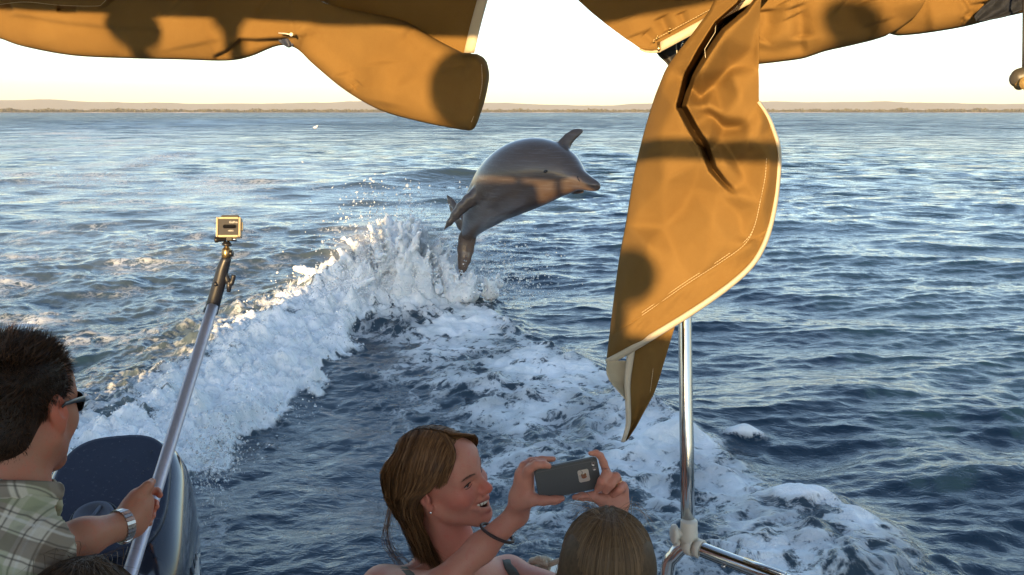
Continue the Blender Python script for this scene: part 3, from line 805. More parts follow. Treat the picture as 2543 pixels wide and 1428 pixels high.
def facets(pts, x0, x1, y0, y1, blur=7.0, step=2.0):
    """stiff cloth: flat facets between creases, creases rounded a little; returns a sampler in photograph pixels"""
    from mathutils.geometry import delaunay_2d_cdt
    P = [(float(a), float(b), float(c)) for a, b, c in pts]
    for (a, b) in ((x0 - 40, y0 - 40), (x1 + 40, y0 - 40), (x1 + 40, y1 + 40), (x0 - 40, y1 + 40)):
        k = min(P, key=lambda p: (p[0] - a) ** 2 + (p[1] - b) ** 2); P.append((a, b, k[2]))
    vs, es, fs, ov, oe, of = delaunay_2d_cdt([Vector((a, b)) for a, b, c in P], [], [], 0, 1e-4)
    val = [P[o[0]][2] if o else 0.0 for o in ov]
    xs, ys = np.arange(x0, x1 + step, step), np.arange(y0, y1 + step, step)
    GX_, GY_ = np.meshgrid(xs, ys); Z = np.zeros_like(GX_)
    for f in fs:
        (ax, ay), (bx, by), (cx_, cy_) = [tuple(vs[i]) for i in f]
        det = (by - cy_) * (ax - cx_) + (cx_ - bx) * (ay - cy_)
        if abs(det) < 1e-9: continue
        i0, i1 = np.searchsorted(xs, [min(ax, bx, cx_) - step, max(ax, bx, cx_) + step]); j0, j1 = np.searchsorted(ys, [min(ay, by, cy_) - step, max(ay, by, cy_) + step])
        gx, gy = GX_[j0:j1, i0:i1], GY_[j0:j1, i0:i1]
        w0 = ((by - cy_) * (gx - cx_) + (cx_ - bx) * (gy - cy_)) / det; w1 = ((cy_ - ay) * (gx - cx_) + (ax - cx_) * (gy - cy_)) / det; w2 = 1 - w0 - w1
        m = (w0 >= -1e-6) & (w1 >= -1e-6) & (w2 >= -1e-6)
        Z[j0:j1, i0:i1] = np.where(m, w0 * val[f[0]] + w1 * val[f[1]] + w2 * val[f[2]], Z[j0:j1, i0:i1])
    r = int(3 * blur / step); k = np.exp(-.5 * (np.arange(-r, r + 1) * step / blur) ** 2); k /= k.sum()
    Zp = np.pad(Z, r, 'edge'); Zp = np.apply_along_axis(lambda q: np.convolve(q, k, 'valid'), 0, Zp); Zp = np.apply_along_axis(lambda q: np.convolve(q, k, 'valid'), 1, Zp)
    def sample(PX, PY):
        u, v = np.clip((PX - x0) / step, 0, len(xs) - 1.001), np.clip((PY - y0) / step, 0, len(ys) - 1.001)
        i, j = u.astype(int), v.astype(int); fu, fv = u - i, v - j
        return Zp[j, i] * (1 - fu) * (1 - fv) + Zp[j, i + 1] * fu * (1 - fv) + Zp[j + 1, i] * (1 - fu) * fv + Zp[j + 1, i + 1] * fu * fv
    return sample
def crumple(x0, x1, y0, y1, sx, sy, amp, seed, blur=6.0, skew=0.0):
    g = np.random.default_rng(seed); pts = []
    for i, yy in enumerate(np.arange(y0 - sy, y1 + 2 * sy, sy)):
        for xx in np.arange(x0 - sx, x1 + 2 * sx, sx):
            pts.append((xx + (i % 2) * sx / 2 + g.uniform(-.45, .45) * sx + skew * yy, yy + g.uniform(-.45, .45) * sy, g.uniform(-1, 1) * amp))
    return facets(pts, x0, x1, y0, y1, blur)
canopy = empty('canopy_canvas', bf(-0.5, -0.1, 2.35), 'tan canvas boat canopy rolled up across the stern with cream edge binding', 'canopy')

# ---- left: upper cloth behind, then the rolled curtain whose loose end hangs in front of it
PX, PY, u, y = rows_grid([(-170, 700), (0, 790), (40, 900), (150, 1100)], smooth_tab([(-170, 1243), (-80, 1226), (0, 1203), (70, 1184), (134, 1169)]), -170, 134, 60, 110)
OFF = 0.06 + crumple(540, 1260, -180, 140, 120, 80, .010, 3)(PX, PY)
sheet('roof_curtain', PX, PY, OFF, M_CANVAS, canopy)
yy = np.linspace(-170, 131, 40)
rx = interp(smooth_tab([(-170, 1243), (-80, 1226), (0, 1203), (70, 1184), (134, 1169)]), yy)
strip('edge_binding', np.stack([rx - 17, yy], -1), np.stack([rx + 8, yy + 1], -1), 0.052, 0.056, M_PIPE, canopy)
bot = smooth_tab([(-320, 20), (-150, 62), (-50, 84), (0, 95), (60, 115), (180, 137), (320, 144), (450, 147), (560, 150), (620, 140), (690, 113), (735, 119), (780, 160), (860, 225), (950, 275), (1060, 305), (1140, 320), (1166, 323.5)], 5) + [(1174, 321), (1180, 314), (1186, 301), (1193, 280), (1201, 257), (1208, 228), (1214, 196)]
top = [(-320, -190), (700, -190), (720, -60)] + smooth_tab([(740, -22), (820, 12), (900, 30), (1000, 52), (1050, 80), (1100, 108), (1150, 133)], 5) + [(1185, 135), (1200, 143), (1208, 154), (1212, 168), (1214, 180)]
PX, PY, v, x = cols_grid(top, bot, -320, 1214, 520, 120)
B = interp(bot, x)[None]; T = interp(top, x)[None]
q = np.clip((PY - (B - 62)) / 62, 0, 1)
OFF = -0.005 + 0.045 * (1 - np.sqrt(np.clip(1 - q * q, 0.0, 1)))
right = sstep(760, 1000, PX)
OFF -= 0.050 * right
qt = np.clip(((T + 34) - PY) / 34, 0, 1)
OFF += right * 0.05 * (1 - np.sqrt(np.clip(1 - qt * qt, 0, 1)))
qr = np.clip((PX - 1168) / 46, 0, 1); OFF += 0.035 * (1 - np.sqrt(np.clip(1 - qr * qr, 0, 1)))
OFF += crumple(-330, 1230, -200, 330, 105, 52, .0085, 8, 6.5)(PX, PY) + crumple(-330, 1230, -200, 330, 44, 40, .0018, 9, 4)(PX, PY)
OFF += ledge(PX, PY, [(525, 142), (560, 127), (596, 97), (640, 99), (700, 96), (745, 86)], -0.014, 22, 0.020, 16, 2.2)
OFF += ledge(PX, PY, [(-60, -10), (60, 8), (150, 19), (240, 21), (263, 13), (290, -10)], -0.006, 60, 0.006, 18, 1.2)
OFF += ledge(PX, PY, [(-20, 34), (60, 40), (170, 58), (290, 70), (420, 74)], -0.006, 26, 0.008, 30, 4)
OFF += groove(PX, PY, [(-40, 26), (10, 24), (34, 16)], 0.02, 7)
OFF += groove(PX, PY, [(140, 20), (168, 24), (195, 22)], 0.012, 5)
OFF += ledge(PX, PY, [(722, -10), (728, 40), (738, 95)], -0.003, 30, 0.003, 30, 1.5)
for pl, D, w in (([(735, 95), (800, 120), (870, 170), (900, 230)], .012, 20), ([(760, 60), (860, 95), (960, 150), (1020, 215)], .010, 26), ([(1000, 70), (1090, 130), (1180, 160)], .012, 18),
                 ([(845, 180), (855, 220), (862, 232)], -.008, 14), ([(880, 220), (895, 205)], .006, 6), ([(640, 10), (700, 60), (730, 90)], .008, 20), ([(420, 20), (470, 70), (480, 120)], -.006, 40), ([(950, 150), (955, 210), (945, 265)], -.007, 24), ([(1130, 160), (1150, 230), (1120, 300)], .006, 30)):
    OFF += groove(PX, PY, pl, D, w)
rollL = sheet('rolled_curtain', PX, PY, OFF, M_CANVAS, canopy)
thread('stitching', [(-20, 14), (60, 5), (150, 13), (238, 15), (255, 8), (270, -8)], [-.018] * 6, rollL)
thread('stitching', [(1196, 160), (1197, 210), (1186, 262), (1170, 305)], [-.047, -.047, -.044, -.042], rollL)
# turn-button with its strap at the crease, and its blue cord below
bm = bmesh.new(); c0 = on_stern(724, 86, -.03); lathe_bm(bm, c0, (0, -1, 0.1), [(0, .005), (.003, .005), (.0045, .003)], 12)
tube_bm(bm, [on_stern(692, 82, -.02), on_stern(710, 83.5, -.026), on_stern(722, 86, -.029)], .0016, 8)
bm_link('snap_button', bm, simple('pearl_button', (.8, .78, .7), .25), canopy)
PX, PY, u, y = rows_grid([(96, 690), (104, 694), (112, 706), (118, 716)], [(96, 726), (104, 730), (112, 728), (118, 719)], 96, 118, 12, 14)
sheet('strap', PX, PY, 0.02 + 0.004 * np.sin(u * 9)[None] + 0 * PX, simple('navy_strap', (.03, .04, .075), .6, bump=.3, scale=80), canopy, .0025)

# ---- right: triangular roof flap with cream binding
lt = [(-110, 1312), (-60, 1368), (0, 1435), (30, 1468), (60, 1505), (90, 1546), (110, 1575), (120, 1590), (127, 1606)]
rt = [(-110, 2070), (0, 1871), (30, 1817), (60, 1763), (90, 1709), (110, 1672), (120, 1654), (127, 1640)]
PX, PY, u, y = rows_grid(lt, rt, -110, 127, 90, 130)
OFF = -0.02 + crumple(1300, 2080, -120, 135, 85, 60, .009, 14, 6)(PX, PY)
for pl, D, w in (([(1640, 40), (1660, 80)], .010, 9), ([(1690, 30), (1702, 58)], .008, 7), ([(1600, 80), (1625, 105)], .006, 8), ([(1560, 40), (1580, 90)], -.006, 20)):
    OFF += groove(PX, PY, pl, D, w)
qb = np.clip((PY - 105) / 22, 0, 1); OFF += .012 * (1 - np.sqrt(np.clip(1 - qb * qb, 0, 1)))
flap = sheet('roof_flap', PX, PY, OFF, M_CANVAS, canopy)
k = np.linspace(0, 1, 40)
strip('edge_binding', np.stack([1640 + (2040 - 1640) * k, 105 + (-110 - 105) * k], -1), np.stack([1641 + (2084 - 1641) * k, 128 + (-110 - 128) * k], -1), -.032, -.030, M_PIPE, canopy)
strip('edge_binding', [(1588, 121), (1602, 126), (1620, 127), (1640, 122), (1641, 116)], [(1588, 122), (1602, 129), (1620, 131), (1640, 129), (1642, 127)], -.02, -.026, M_PIPE, canopy, 5)
thread('stitching', [(1622, 100), (1700, 58), (1800, 4), (1830, -12)], [-.028] * 4, flap)
bm = bmesh.new()
for (px, py) in ((1661, 79), (1664, 71), (1630, 96), (1633, 90), (1623, 103)):
    lathe_bm(bm, on_stern(px, py, -.026), (0, -1, .1), [(0, .0022), (.002, .0022), (.003, .001)], 8)
lathe_bm(bm, on_stern(1636, 116, -.033), (0, -.3, -1), [(-.010, .004), (.006, .004), (.009, .002)], 10)
bm_link('eyelet', bm, simple('brass_eyelet', (.55, .40, .18), .3, .9), canopy)
PX, PY, u, y = rows_grid([(90, 1640), (118, 1624), (126, 1627), (140, 1638), (152, 1652), (170, 1668)], [(90, 1760), (130, 1720), (170, 1690)], 90, 170, 30, 20)
sheet('webbing_flap', PX, PY, 0.05 + 0.01 * np.sin(u * 5)[None] + 0 * PX, M_MESHDARK, canopy, .003)
bm = bmesh.new()
tube_bm(bm, [on_stern(1679, 92, .03), on_stern(1680, 120, .03), on_stern(1682, 140, .03)], .0012, 6)
bm_link('cord', bm, simple('clear_cord_a', (.7, .66, .55), .3), canopy); bm = bmesh.new()
tube_bm(bm, [on_stern(1779, 45, -.05), on_stern(1776, 80, -.06), on_stern(1750, 122, -.07), on_stern(1752, 142, -.07), on_stern(1764, 168, -.07)], .0005, 5)
bm_link('cord', bm, simple('clear_cord', (.7, .66, .55), .3), canopy)
bm = bmesh.new(); tube_bm(bm, [on_stern(1699, 103, .035), on_stern(1692, 116, .035)], .003, 8); bm_link('hook', bm, M_STEEL, canopy)

# ---- right roll across to the frame's edge, in two overlapping lengths
tp = [(1786, 150), (1830, 72), (1872, -4), (1980, -190), (2760, -190)]
bt = smooth_tab([(1786, 151), (1800, 157), (1830, 161.5), (1885, 158), (1940, 152), (1990, 145), (2020, 136), (2050, 126), (2090, 117), (2130, 108), (2180, 95), (2230, 76), (2300, 40)], 5)
PX, PY, v, x = cols_grid(tp, bt, 1786, 2330, 200, 90)
edge = interp([(-200, 2395), (0, 2297), (20, 2287), (40, 2272), (60, 2245), (72, 2228), (83, 2208), (120, 2150)], PY)
PX = np.where(PX > edge, edge, PX)
B = interp(bt, x)[None]
q = np.clip((PY - (B - 70)) / 70, 0, 1)
OFF = -0.055 + 0.05 * (1 - np.sqrt(np.clip(1 - q * q, 0, 1))) + crumple(1780, 2420, -200, 170, 85, 60, .014, 22, 7, .4)(PX, PY) 
for pl, D, w in (([(1900, 20), (1905, 60), (1880, 100)], .014, 16), ([(1975, 10), (1990, 50), (1995, 100)], .016, 14), ([(1955, 0), (1975, 40)], -.012, 16), ([(1860, 60), (1820, 110), (1800, 140)], .018, 14), ([(1840, 120), (1930, 128), (2010, 110)], .010, 12), ([(2080, 10), (2120, 50), (2180, 80)], .010, 26), ([(2160, 0), (2180, 60)], -.008, 20)):
    OFF += groove(PX, PY, pl, D, w)
sheet('rolled_curtain', PX, PY, OFF, M_CANVAS, canopy)
bt2 = smooth_tab([(2180, 60), (2205, 80), (2222, 86), (2240, 87), (2300, 81), (2390, 66), (2470, 46), (2543, 30), (2620, 8), (2800, -50)], 5)
PX, PY, v, x = cols_grid([(2180, -190), (2800, -190)], bt2, 2180, 2800, 150, 70)
B = interp(bt2, x)[None]; q = np.clip((PY - (B - 60)) / 60, 0, 1)
OFF = -0.005 + 0.045 * (1 - np.sqrt(np.clip(1 - q * q, 0, 1))) + crumple(2170, 2810, -200, 90, 90, 50, .012, 23, 6)(PX, PY)
OFF += ledge(PX, PY, [(2380, -20), (2405, 25), (2395, 38), (2432, 46)], .010, 20, -.010, 20, 2)
OFF += groove(PX, PY, [(2445, 0), (2450, 30), (2430, 55)], .02, 16)
sheet('rolled_curtain', PX, PY, OFF, M_CANVAS, canopy)
PX, PY, u, y = rows_grid([(-60, 2500), (0, 2462), (20, 2436), (40, 2420), (52, 2425)], [(-60, 2700), (0, 2560), (20, 2549), (40, 2500), (52, 2440)], -60, 52, 30, 30)
sheet('strap', PX, PY, -0.030 + .006 * np.sin(u * 11)[None] + .004 * fbm2(PX / 20, PY / 15, 2) + 0.0 * PX, simple('navy_strap_cloth', (.010, .014, .026), .85, bump=.3, scale=80), canopy, .003)

# ---- the curtain hanging down in front of the pole
L = smooth_tab([(-60, 1800), (20, 1766), (60, 1738), (100, 1708), (130, 1684), (170, 1656), (210, 1639), (250, 1624), (330, 1600), (430, 1576), (560, 1554), (640, 1539), (760, 1523), (860, 1511), (902, 1506)], 4)
Rr = [(-60, 1940), (0, 1890), (40, 1886), (150, 1884), (240, 1883.5)] + smooth_tab([(252, 1884), (280, 1903), (320, 1921), (380, 1936), (480, 1930), (560, 1915), (620, 1893), (668, 1860), (720, 1800), (775, 1721), (825, 1641), (872, 1562), (902, 1508)], 4)
L = [(float(a), float(b)) for a, b in L]
PX, PY, u, y = rows_grid(L, Rr, -60, 902, 360, 210)
FP = [(1866, -40, -.05), (1868, 8, -.060), (1800, 88, -.066), (1742, 178, -.060), (1703, 262, -.056), (1880, 60, -.02), (1874, 120, .010), (1815, 170, .030), (1774, 211, .050), (1741, 249, .062),
      (1752, 262, -.030), (1820, 184, -.020), (1884, 172, .002), (1838, 240, -.034), (1884, 240, .0), (1800, 290, -.026), (1768, 284, .030), (1797, 319, .048), (1838, 316, .034), (1860, 300, -.012),
      (1762, 338, -.054), (1802, 402, -.048), (1836, 484, -.024), (1786, 345, .004), (1824, 402, .012), (1850, 455, .004), (1856, 345, -.034), (1866, 392, .006), (1880, 350, -.02),
      (1884, 255, .0), (1893, 300, -.020), (1910, 385, -.022), (1906, 440, -.020), (1893, 505, -.018), (1862, 606, -.012), (1918, 310, .034), (1940, 380, .044), (1934, 480, .046), (1908, 600, .040), (1880, 650, .02),
      (1740, 40, .01), (1720, 95, .004), (1655, 170, .012), (1624, 250, .022), (1600, 330, .026), (1576, 430, .030), (1554, 560, .030), (1523, 760, .028), (1507, 898, .020),
      (1760, 60, -.010), (1716, 150, -.030), (1672, 262, -.052), (1640, 222, .004), (1690, 186, .004), (1640, 330, -.034), (1698, 330, -.048), (1650, 452, -.044), (1738, 402, -.034), (1784, 486, -.016),
      (1610, 610, -.046), (1722, 470, -.002), (1696, 520, .004), (1650, 566, .002), (1770, 552, -.036), (1752, 664, -.032), (1836, 530, .008), (1846, 590, .006), (1806, 600, -.022), (1622, 722, -.040), (1562, 782, -.030), (1722, 702, -.020), (1790, 660, -.006), (1580, 842, -.030), (1680, 640, -.018), (1540, 860, -.024)]
OFF = -0.085 + facets(FP, 1490, 1960, -70, 910, 7.5)(PX, PY) + crumple(1490, 1960, -70, 910, 75, 90, .0030, 31, 5)(PX, PY)
uu = (PX - interp(L, PY)) / np.maximum(interp(Rr, PY) - interp(L, PY), 1)
OFF += 0.020 * (1 - np.sqrt(np.clip(1 - np.clip((0.08 - uu) / 0.08, 0, 1) ** 2, 0, 1)))
gl = [(1870, -20), (1842, 20), (1788, 66), (1748, 128), (1713, 188), (1691, 264), (1720, 318), (1748, 362), (1770, 420), (1800, 456), (1834, 488)]
d, s, par = polyline_dist(PX, PY, gl)
OFF += interp([(0, .26), (.5, .24), (.72, .11), (1, .05)], par) * np.clip(1 - d / interp([(0, 20), (.3, 18), (.5, 14), (.7, 15), (1, 9)], par), 0, 1) ** .9 * (1 - sstep(.84, 1.0, par))
hem = [(1510, 842), (1600, 783), (1700, 713), (1790, 655), (1858, 605)]
d, s, par = polyline_dist(PX, PY, hem)
below = (d * s > 0)
OFF += 0.0035 * np.where(below, np.sin(PX / 9.5 + PY / 17) * np.exp(-((d - 20) / 18) ** 2), 0) * (0.5 + fbm2(PX / 60, PY / 60, 2))
OFF += np.where(below, -.003, 0) + groove(PX, PY, hem, .002, 3, False)
drape = sheet('hanging_curtain', PX, PY, OFF, M_CANVAS, canopy)
# samples of the sheet's depth for the trims
def off_at(px, py):
    k = np.argmin((PX - px) ** 2 + (PY - py) ** 2); return OFF.flat[k]
ed = smooth_tab([(252, 1884), (280, 1903), (320, 1921), (380, 1936), (480, 1930), (560, 1915), (620, 1893), (668, 1860), (720, 1800), (775, 1721), (825, 1641), (872, 1562), (902, 1508)], 6)
E = np.array([(b, a) for a, b in ed])
tg = np.gradient(E, axis=0); tg /= np.linalg.norm(tg, axis=1, keepdims=True)
nn = np.stack([tg[:, 1], -tg[:, 0]], -1)          # outwards (right/down)
nn = np.where((nn[:, :1] * 1 + nn[:, 1:] * .4) < 0, -nn, nn)
wid = np.interp(np.arange(len(E)), [0, 20, 40, 60, len(E) - 1], [5, 7, 9, 12, 13])[:, None]
oe = np.array([off_at(*p) for p in E]); oe = np.convolve(np.pad(oe, 4, 'edge'), np.ones(9) / 9, 'valid')
strip('edge_binding', E - nn * wid * .75, E + nn * wid * .45, oe - .006, oe - .001, M_PIPE, canopy, 9, .003, .006)
for sh in (0, 7):
    pts = [(1514, 836 - sh), (1600, 779 - sh), (1700, 709 - sh), (1790, 651 - sh), (1850, 606 - sh), (1874, 560), (1888, 500), (1900, 440), (1904, 390)]
    thread('stitching', pts, [off_at(*p) - .0045 for p in pts], drape)
# tail of the curtain under the hem, with its own binding and the curled pale inside
tl = [(805, 1595), (850, 1572), (882, 1566), (932, 1561), (994, 1562), (1047, 1559), (1094, 1549)]
tr = [(805, 1678), (850, 1664), (890, 1652), (940, 1637), (979, 1623), (1026, 1597), (1060, 1579), (1094, 1556)]
PX2, PY2, u, y = rows_grid(tl, tr, 805, 1094, 70, 24)
OFF2 = -0.075 + .02 * np.sin(u * 2.6)[None] * sstep(800, 1000, PY2) + .004 * fbm2(PX2 / 40, PY2 / 60, 2)
tail = sheet('curtain_tail', PX2, PY2, OFF2, M_CANVAS, canopy)
sl = smooth_tab([(868, 1558), (885, 1557), (932, 1552), (965, 1551), (994, 1553), (1047, 1555), (1075, 1550), (1097, 1543)], 5)
A = np.array([(b, a) for a, b in sl]); wv = np.interp(A[:, 1], [868, 900, 1000, 1060, 1097], [18, 16, 12, 10, 8])
strip('edge_binding', A, A + np.stack([wv, 0 * wv], -1), -.088, -.082, M_PIPE, canopy, 7, .003, .004)
thread('stitching', [(1632, 830), (1624, 900), (1614, 980)], [-.072, -.066, -.062], tail)
cl_ = [(896, 1509), (915, 1506), (929, 1507), (945, 1514), (958, 1524), (973, 1537), (990, 1552)]
PX3, PY3, u, y = rows_grid(cl_, [(896, 1562), (932, 1556), (990, 1556)], 896, 990, 30, 18)
sheet('curtain_tail', PX3, PY3, -0.10 + .035 * np.sin(u * np.pi * .5)[None] + 0 * PX3, M_INNER, canopy, label='pale inside of the curled curtain corner')

# ---- the canopy roof overhead (out of view, shades the stern)
def roof():
    s = np.linspace(S0 + .1, 1.9, 40); f = np.linspace(-1.85, 0.06, 24)
    ss, ff = np.meshgrid(s, f, indexing='ij')
    uu_ = np.clip((ff + 1.85) / 1.91, 0, 1)
    z = (2.44 + .075 * np.maximum(-ss, 0) + .13 * np.maximum(ss - .1, 0)) * (1 - uu_) + 2.46 * uu_ + 0.27 * np.sin(uu_ * np.pi) ** 0.8 + .012 * fbm2(ss * 1.5, ff * 1.5, 2)
    V = np.stack([P0.x + ss * SV.x + ff * NV.x, P0.y + ss * SV.y + ff * NV.y, z], -1)
    n = len(f); i = np.arange((len(s) - 1) * n).reshape(-1, n)[:, :-1]
    F = np.stack([i, i + 1, i + n + 1, i + n], -1).reshape(-1, 4)
    o = link('canopy_roof', mesh_np('canopy_roof', V.reshape(-1, 3), F), M_CANVAS, canopy)
    m = o.modifiers.new('thickness', 'SOLIDIFY'); m.thickness = .003
roof()

# ---- grey block end hanging at the right edge of the picture
fit = empty('hanging_tackle', on_stern(2545, 200, -.1), 'grey rope block hanging at the right edge under the canopy', 'pulley')
bm = bmesh.new()
ctr = [on_stern(2507, 204, -.1), on_stern(2517, 200, -.1), on_stern(2530, 195, -.1), on_stern(2550, 190, -.1), on_stern(2580, 184, -.1)]
tube_bm(bm, catmull(ctr, 4), [.004, .008, .010, .012, .013, .015, .016, .017, .018, .018, .018, .018, .018, .017, .017, .016, .015], 14, flat=(Vector((0, 1, 0)), .7))
bm_link('cheek', bm, simple('grey_block', (.06, .056, .05), .4, bump=.2), fit)
bm = bmesh.new(); lathe_bm(bm, on_stern(2548, 206, -.12), (0, 1, 0), [(0, .012), (.005, .009), (.015, .009), (.02, .012)], 20); bm_link('sheave', bm, simple('tan_sheave', (.26, .18, .07), .6), fit)
bm = bmesh.new(); tube_bm(bm, [on_stern(2541, 190, -.1), on_stern(2542, 100, -.1), on_stern(2543, -60, -.1)], .0022, 6); bm_link('cord', bm, M_MESHDARK, fit)
# ------------------------------------------------------------------ people: shared pieces
class Head:
    def __init__(s, c, fwd, up, sc=1.0):
        s.c = np.array(c, float); s.M = frame(fwd, up); s.sc = sc
    def w(s, p): return s.c + s.M @ (np.array(p, float) * s.sc)
    def loc(s, P): return ((P - s.c) @ s.M) / s.sc
    def build(s, B, female=True, smile=False, ears=(1, -1)):
        w, k = s.w, s.sc
        def ell(c, r, kk=0.0, sub=False, rot=None):
            M = s.M if rot is None else s.M @ rot
            B.ell(w(c), np.array(r) * k, M, kk * k, sub)
        def cone(a, b, ra, rb, kk=0.0, sub=False, flat=None):
            B.cone(w(a), w(b), ra * k, rb * k, kk * k, sub, None if flat is None else (s.M @ np.array(flat[0], float), flat[1]))
        ell((0, -.014, .034), (.074, .096, .080))
        ell((0, .034, -.030), (.060, .060, .078), .035)
        jw = .050 if female else .056
        for q in (1, -1):
            cone((q * jw, -.004, -.052), (q * .016, .070, -.100), .020, .017, .03)
            ell((q * .040, .058, -.024), (.024, .024, .026), .03)
        ell((0, .080, -.102), (.021, .017, .016) if female else (.021, .016, .017), .022)
        ell((0, .062, .045), (.052, .030, .040), .04)
        for q in (1, -1):
            cone((q * .046, .070, .020), (q * .012, .087, .017), .008, .008, .018)
            ell((q * .033, .092, .001), (.017, .014, .010), .016, True)
            cone((q * .046, .0760, .0072), (q * .021, .0845, .0080), .0054, .0052, .003); cone((q * .046, .0755, -.0056), (q * .021, .0830, -.0068), .0050, .0050, .003)
        cone((0, .090, .010), (0, .111, -.026), .0065, .0105, .014)
        ell((0, .110, -.030), (.011, .010, .009), .010)
        for q in (1, -1):
            ell((q * .0125, .099, -.034), (.0075, .010, .007), .008)
            ell((q * .0065, .104, -.041), (.0040, .005, .0035), .003, True)
        if smile:
            ell((0, .086, -.062), (.032, .021, .020), .014)
            for q in (1, -1):                                  # open laughing mouth
                cone((q * .034, .086, -.0545), (q * .010, .110, -.0670), .0050, .0115, .004, True)
            ell((0, .100, -.070), (.026, .026, .0115), .004, True)
            for q in (1, -1):
                cone((q * .037, .076, -.0475), (0, .1040, -.0535), .0036, .0046, .004)
                cone((q * .036, .076, -.0570), (0, .0990, -.0850), .0036, .0056, .005)
                cone((q * .019, .0985, -.036), (q * .039, .080, -.054), .0022, .0026, .007, True)     # smile fold
                ell((q * .044, .068, -.028), (.018, .015, .016), .014)
        else:
            for q in (1, -1):
                cone((q * .023, .086, -.060), (0, .0995, -.0575), .0040, .0055, .006)
                cone((q * .022, .086, -.062), (0, .0970, -.068), .0040, .0062, .006)
            cone((-.022, .094, -.0618), (.022, .094, -.0618), .0016, .0016, .002, True)
        for q in ears:
            e = Matrix.Rotation(R(-18 * q), 3, 'Z') @ Matrix.Rotation(R(12), 3, 'X')
            rot = np.array(e)
            ell((q * .079, -.014, -.004), (.0085, .0180, .0310), .006, False, rot)
            ell((q * .087, -.010, .002), (.0060, .0110, .0190), .003, True, rot)
            ell((q * .078, -.004, -.033), (.0065, .0090, .0110), .006)
            cone((q * .084, .002, -.012), (q * .082, .002, -.004), .004, .003, .004)
        nr = .052 if female else .060
        cone((0, -.022, -.060), (0, -.046, -.185), nr, nr + .004, .035)
    def eye(s, name, q, parent, iris=(.10, .13, .12)):
        """eyeball with iris and a lid line"""
        bm = bmesh.new(); c = s.w((q * .0325, .0722, .0010)); r = .0118 * s.sc
        bmesh.ops.create_uvsphere(bm, u_segments=24, v_segments=16, radius=r, matrix=Matrix.Translation(Vector(c)) @ Matrix(s.M).to_4x4() @ Matrix.Rotation(R(-90), 4, 'X'))
        t = NT('eyeball'); P = t.node('NewGeometry').outputs['Position']
        f = Vector(s.M[:, 1]); cc = t.node('VectorMath', operation='SUBTRACT'); t.lk(P, cc.inputs[0]); cc.inputs[1].default_value = tuple(c)
        dt = t.node('VectorMath', operation='DOT_PRODUCT'); t.lk(cc.outputs[0], dt.inputs[0]); dt.inputs[1].default_value = tuple(f)
        v = t.math('DIVIDE', dt.outputs['Value'], r)
        t.set('Base Color', t.mix(t.maprange(v, .945, .95), t.mix(t.maprange(v, .84, .86), rgb(.40, .33, .30), rgb(*iris)), rgb(.01, .01, .01))); t.set('Roughness', .08)
        return bm_link(name, bm, t.m, parent)

def skin_mat(name, base, red, sss=.10):
    t = NT(name); c = t.coord()
    n = t.noise(c, 22, 4, .6); n2 = t.noise(c, 240, 2, .6)
    col = t.mix(t.maprange(n, .3, .7), rgb(*base), rgb(*[base[i] * .8 + red[i] * .2 for i in range(3)]))
    col = t.mix(t.maprange(t.noise(c, 65, 5, .65), .50, .72, 0, .38), col, rgb(*red))
    col = t.mix(t.maprange(t.noise(c, 330, 1), .66, .74, 0, .28), col, rgb(*[v * .45 for v in base]))
    col = t.mix(t.attrib('flush'), col, rgb(*red))
    col = t.mix(t.attrib('lip'), col, rgb(.30, .085, .075))
    col = t.mix(t.attrib('dark'), col, rgb(.028, .012, .010))
    t.set('Base Color', col); t.set('Roughness', t.maprange(n2, .3, .7, .40, .58)); t.set('Specular IOR Level', .28)
    t.set('Subsurface Weight', sss); t.set('Subsurface Radius', (.012, .005, .003)); t.set('Subsurface Scale', 1.0)
    t.bump(t.math('ADD', t.math('MULTIPLY', n2, .5), t.noise(c, 90, 3)), .15, .0015)
    return t.m
def hair_mat(name, a, b, rough=.55):
    t = NT(name)
    v = t.attrib('tone')
    t.set('Base Color', t.mix(v, rgb(*a), rgb(*b))); t.set('Roughness', rough); t.set('Specular IOR Level', .25)
    return t.m
def ribbons(name, curves, width, mat, parent, face_from=None, tone=None, rng=None, taper=True):
    """flat tapering locks along 3-D curves (n, k, 3)"""
    C = np.asarray(curves, float); n, k, _ = C.shape
    T = np.gradient(C, axis=1); T /= np.maximum(np.linalg.norm(T, axis=-1, keepdims=True), 1e-9)
    if face_from is None: N = np.array([0, 0, 1.0])[None, None]
    else: N = C - np.asarray(face_from)[None, None]
    Sd = np.cross(T, N); Sd /= np.maximum(np.linalg.norm(Sd, axis=-1, keepdims=True), 1e-9)
    rng = rng or RNG
    tw = rng.uniform(-.7, .7, (n, 1, 1)); Nn = np.cross(Sd, T); Sd = Sd * np.cos(tw) + Nn * np.sin(tw)
    prof = np.interp(np.linspace(0, 1, k), [0, .12, .75, 1], [.55, 1, .9, .12])[None, :, None] if taper else np.ones((1, k, 1))
    w = width * rng.uniform(.6, 1.35, (n, 1, 1)) * prof * .5
    V = np.stack([C - Sd * w, C + Sd * w], 2).reshape(-1, 3)
    b = (np.arange(n) * k * 2)[:, None] + (np.arange(k - 1) * 2)[None]
    F = np.stack([b, b + 1, b + 3, b + 2], -1).reshape(-1, 4)
    me = mesh_np(name, V, F)
    tn = rng.uniform(0, 1, n) if tone is None else tone
    attr(me, 'tone', np.repeat(np.clip(tn, 0, 1), k * 2))
    return link(name, me, mat, parent)
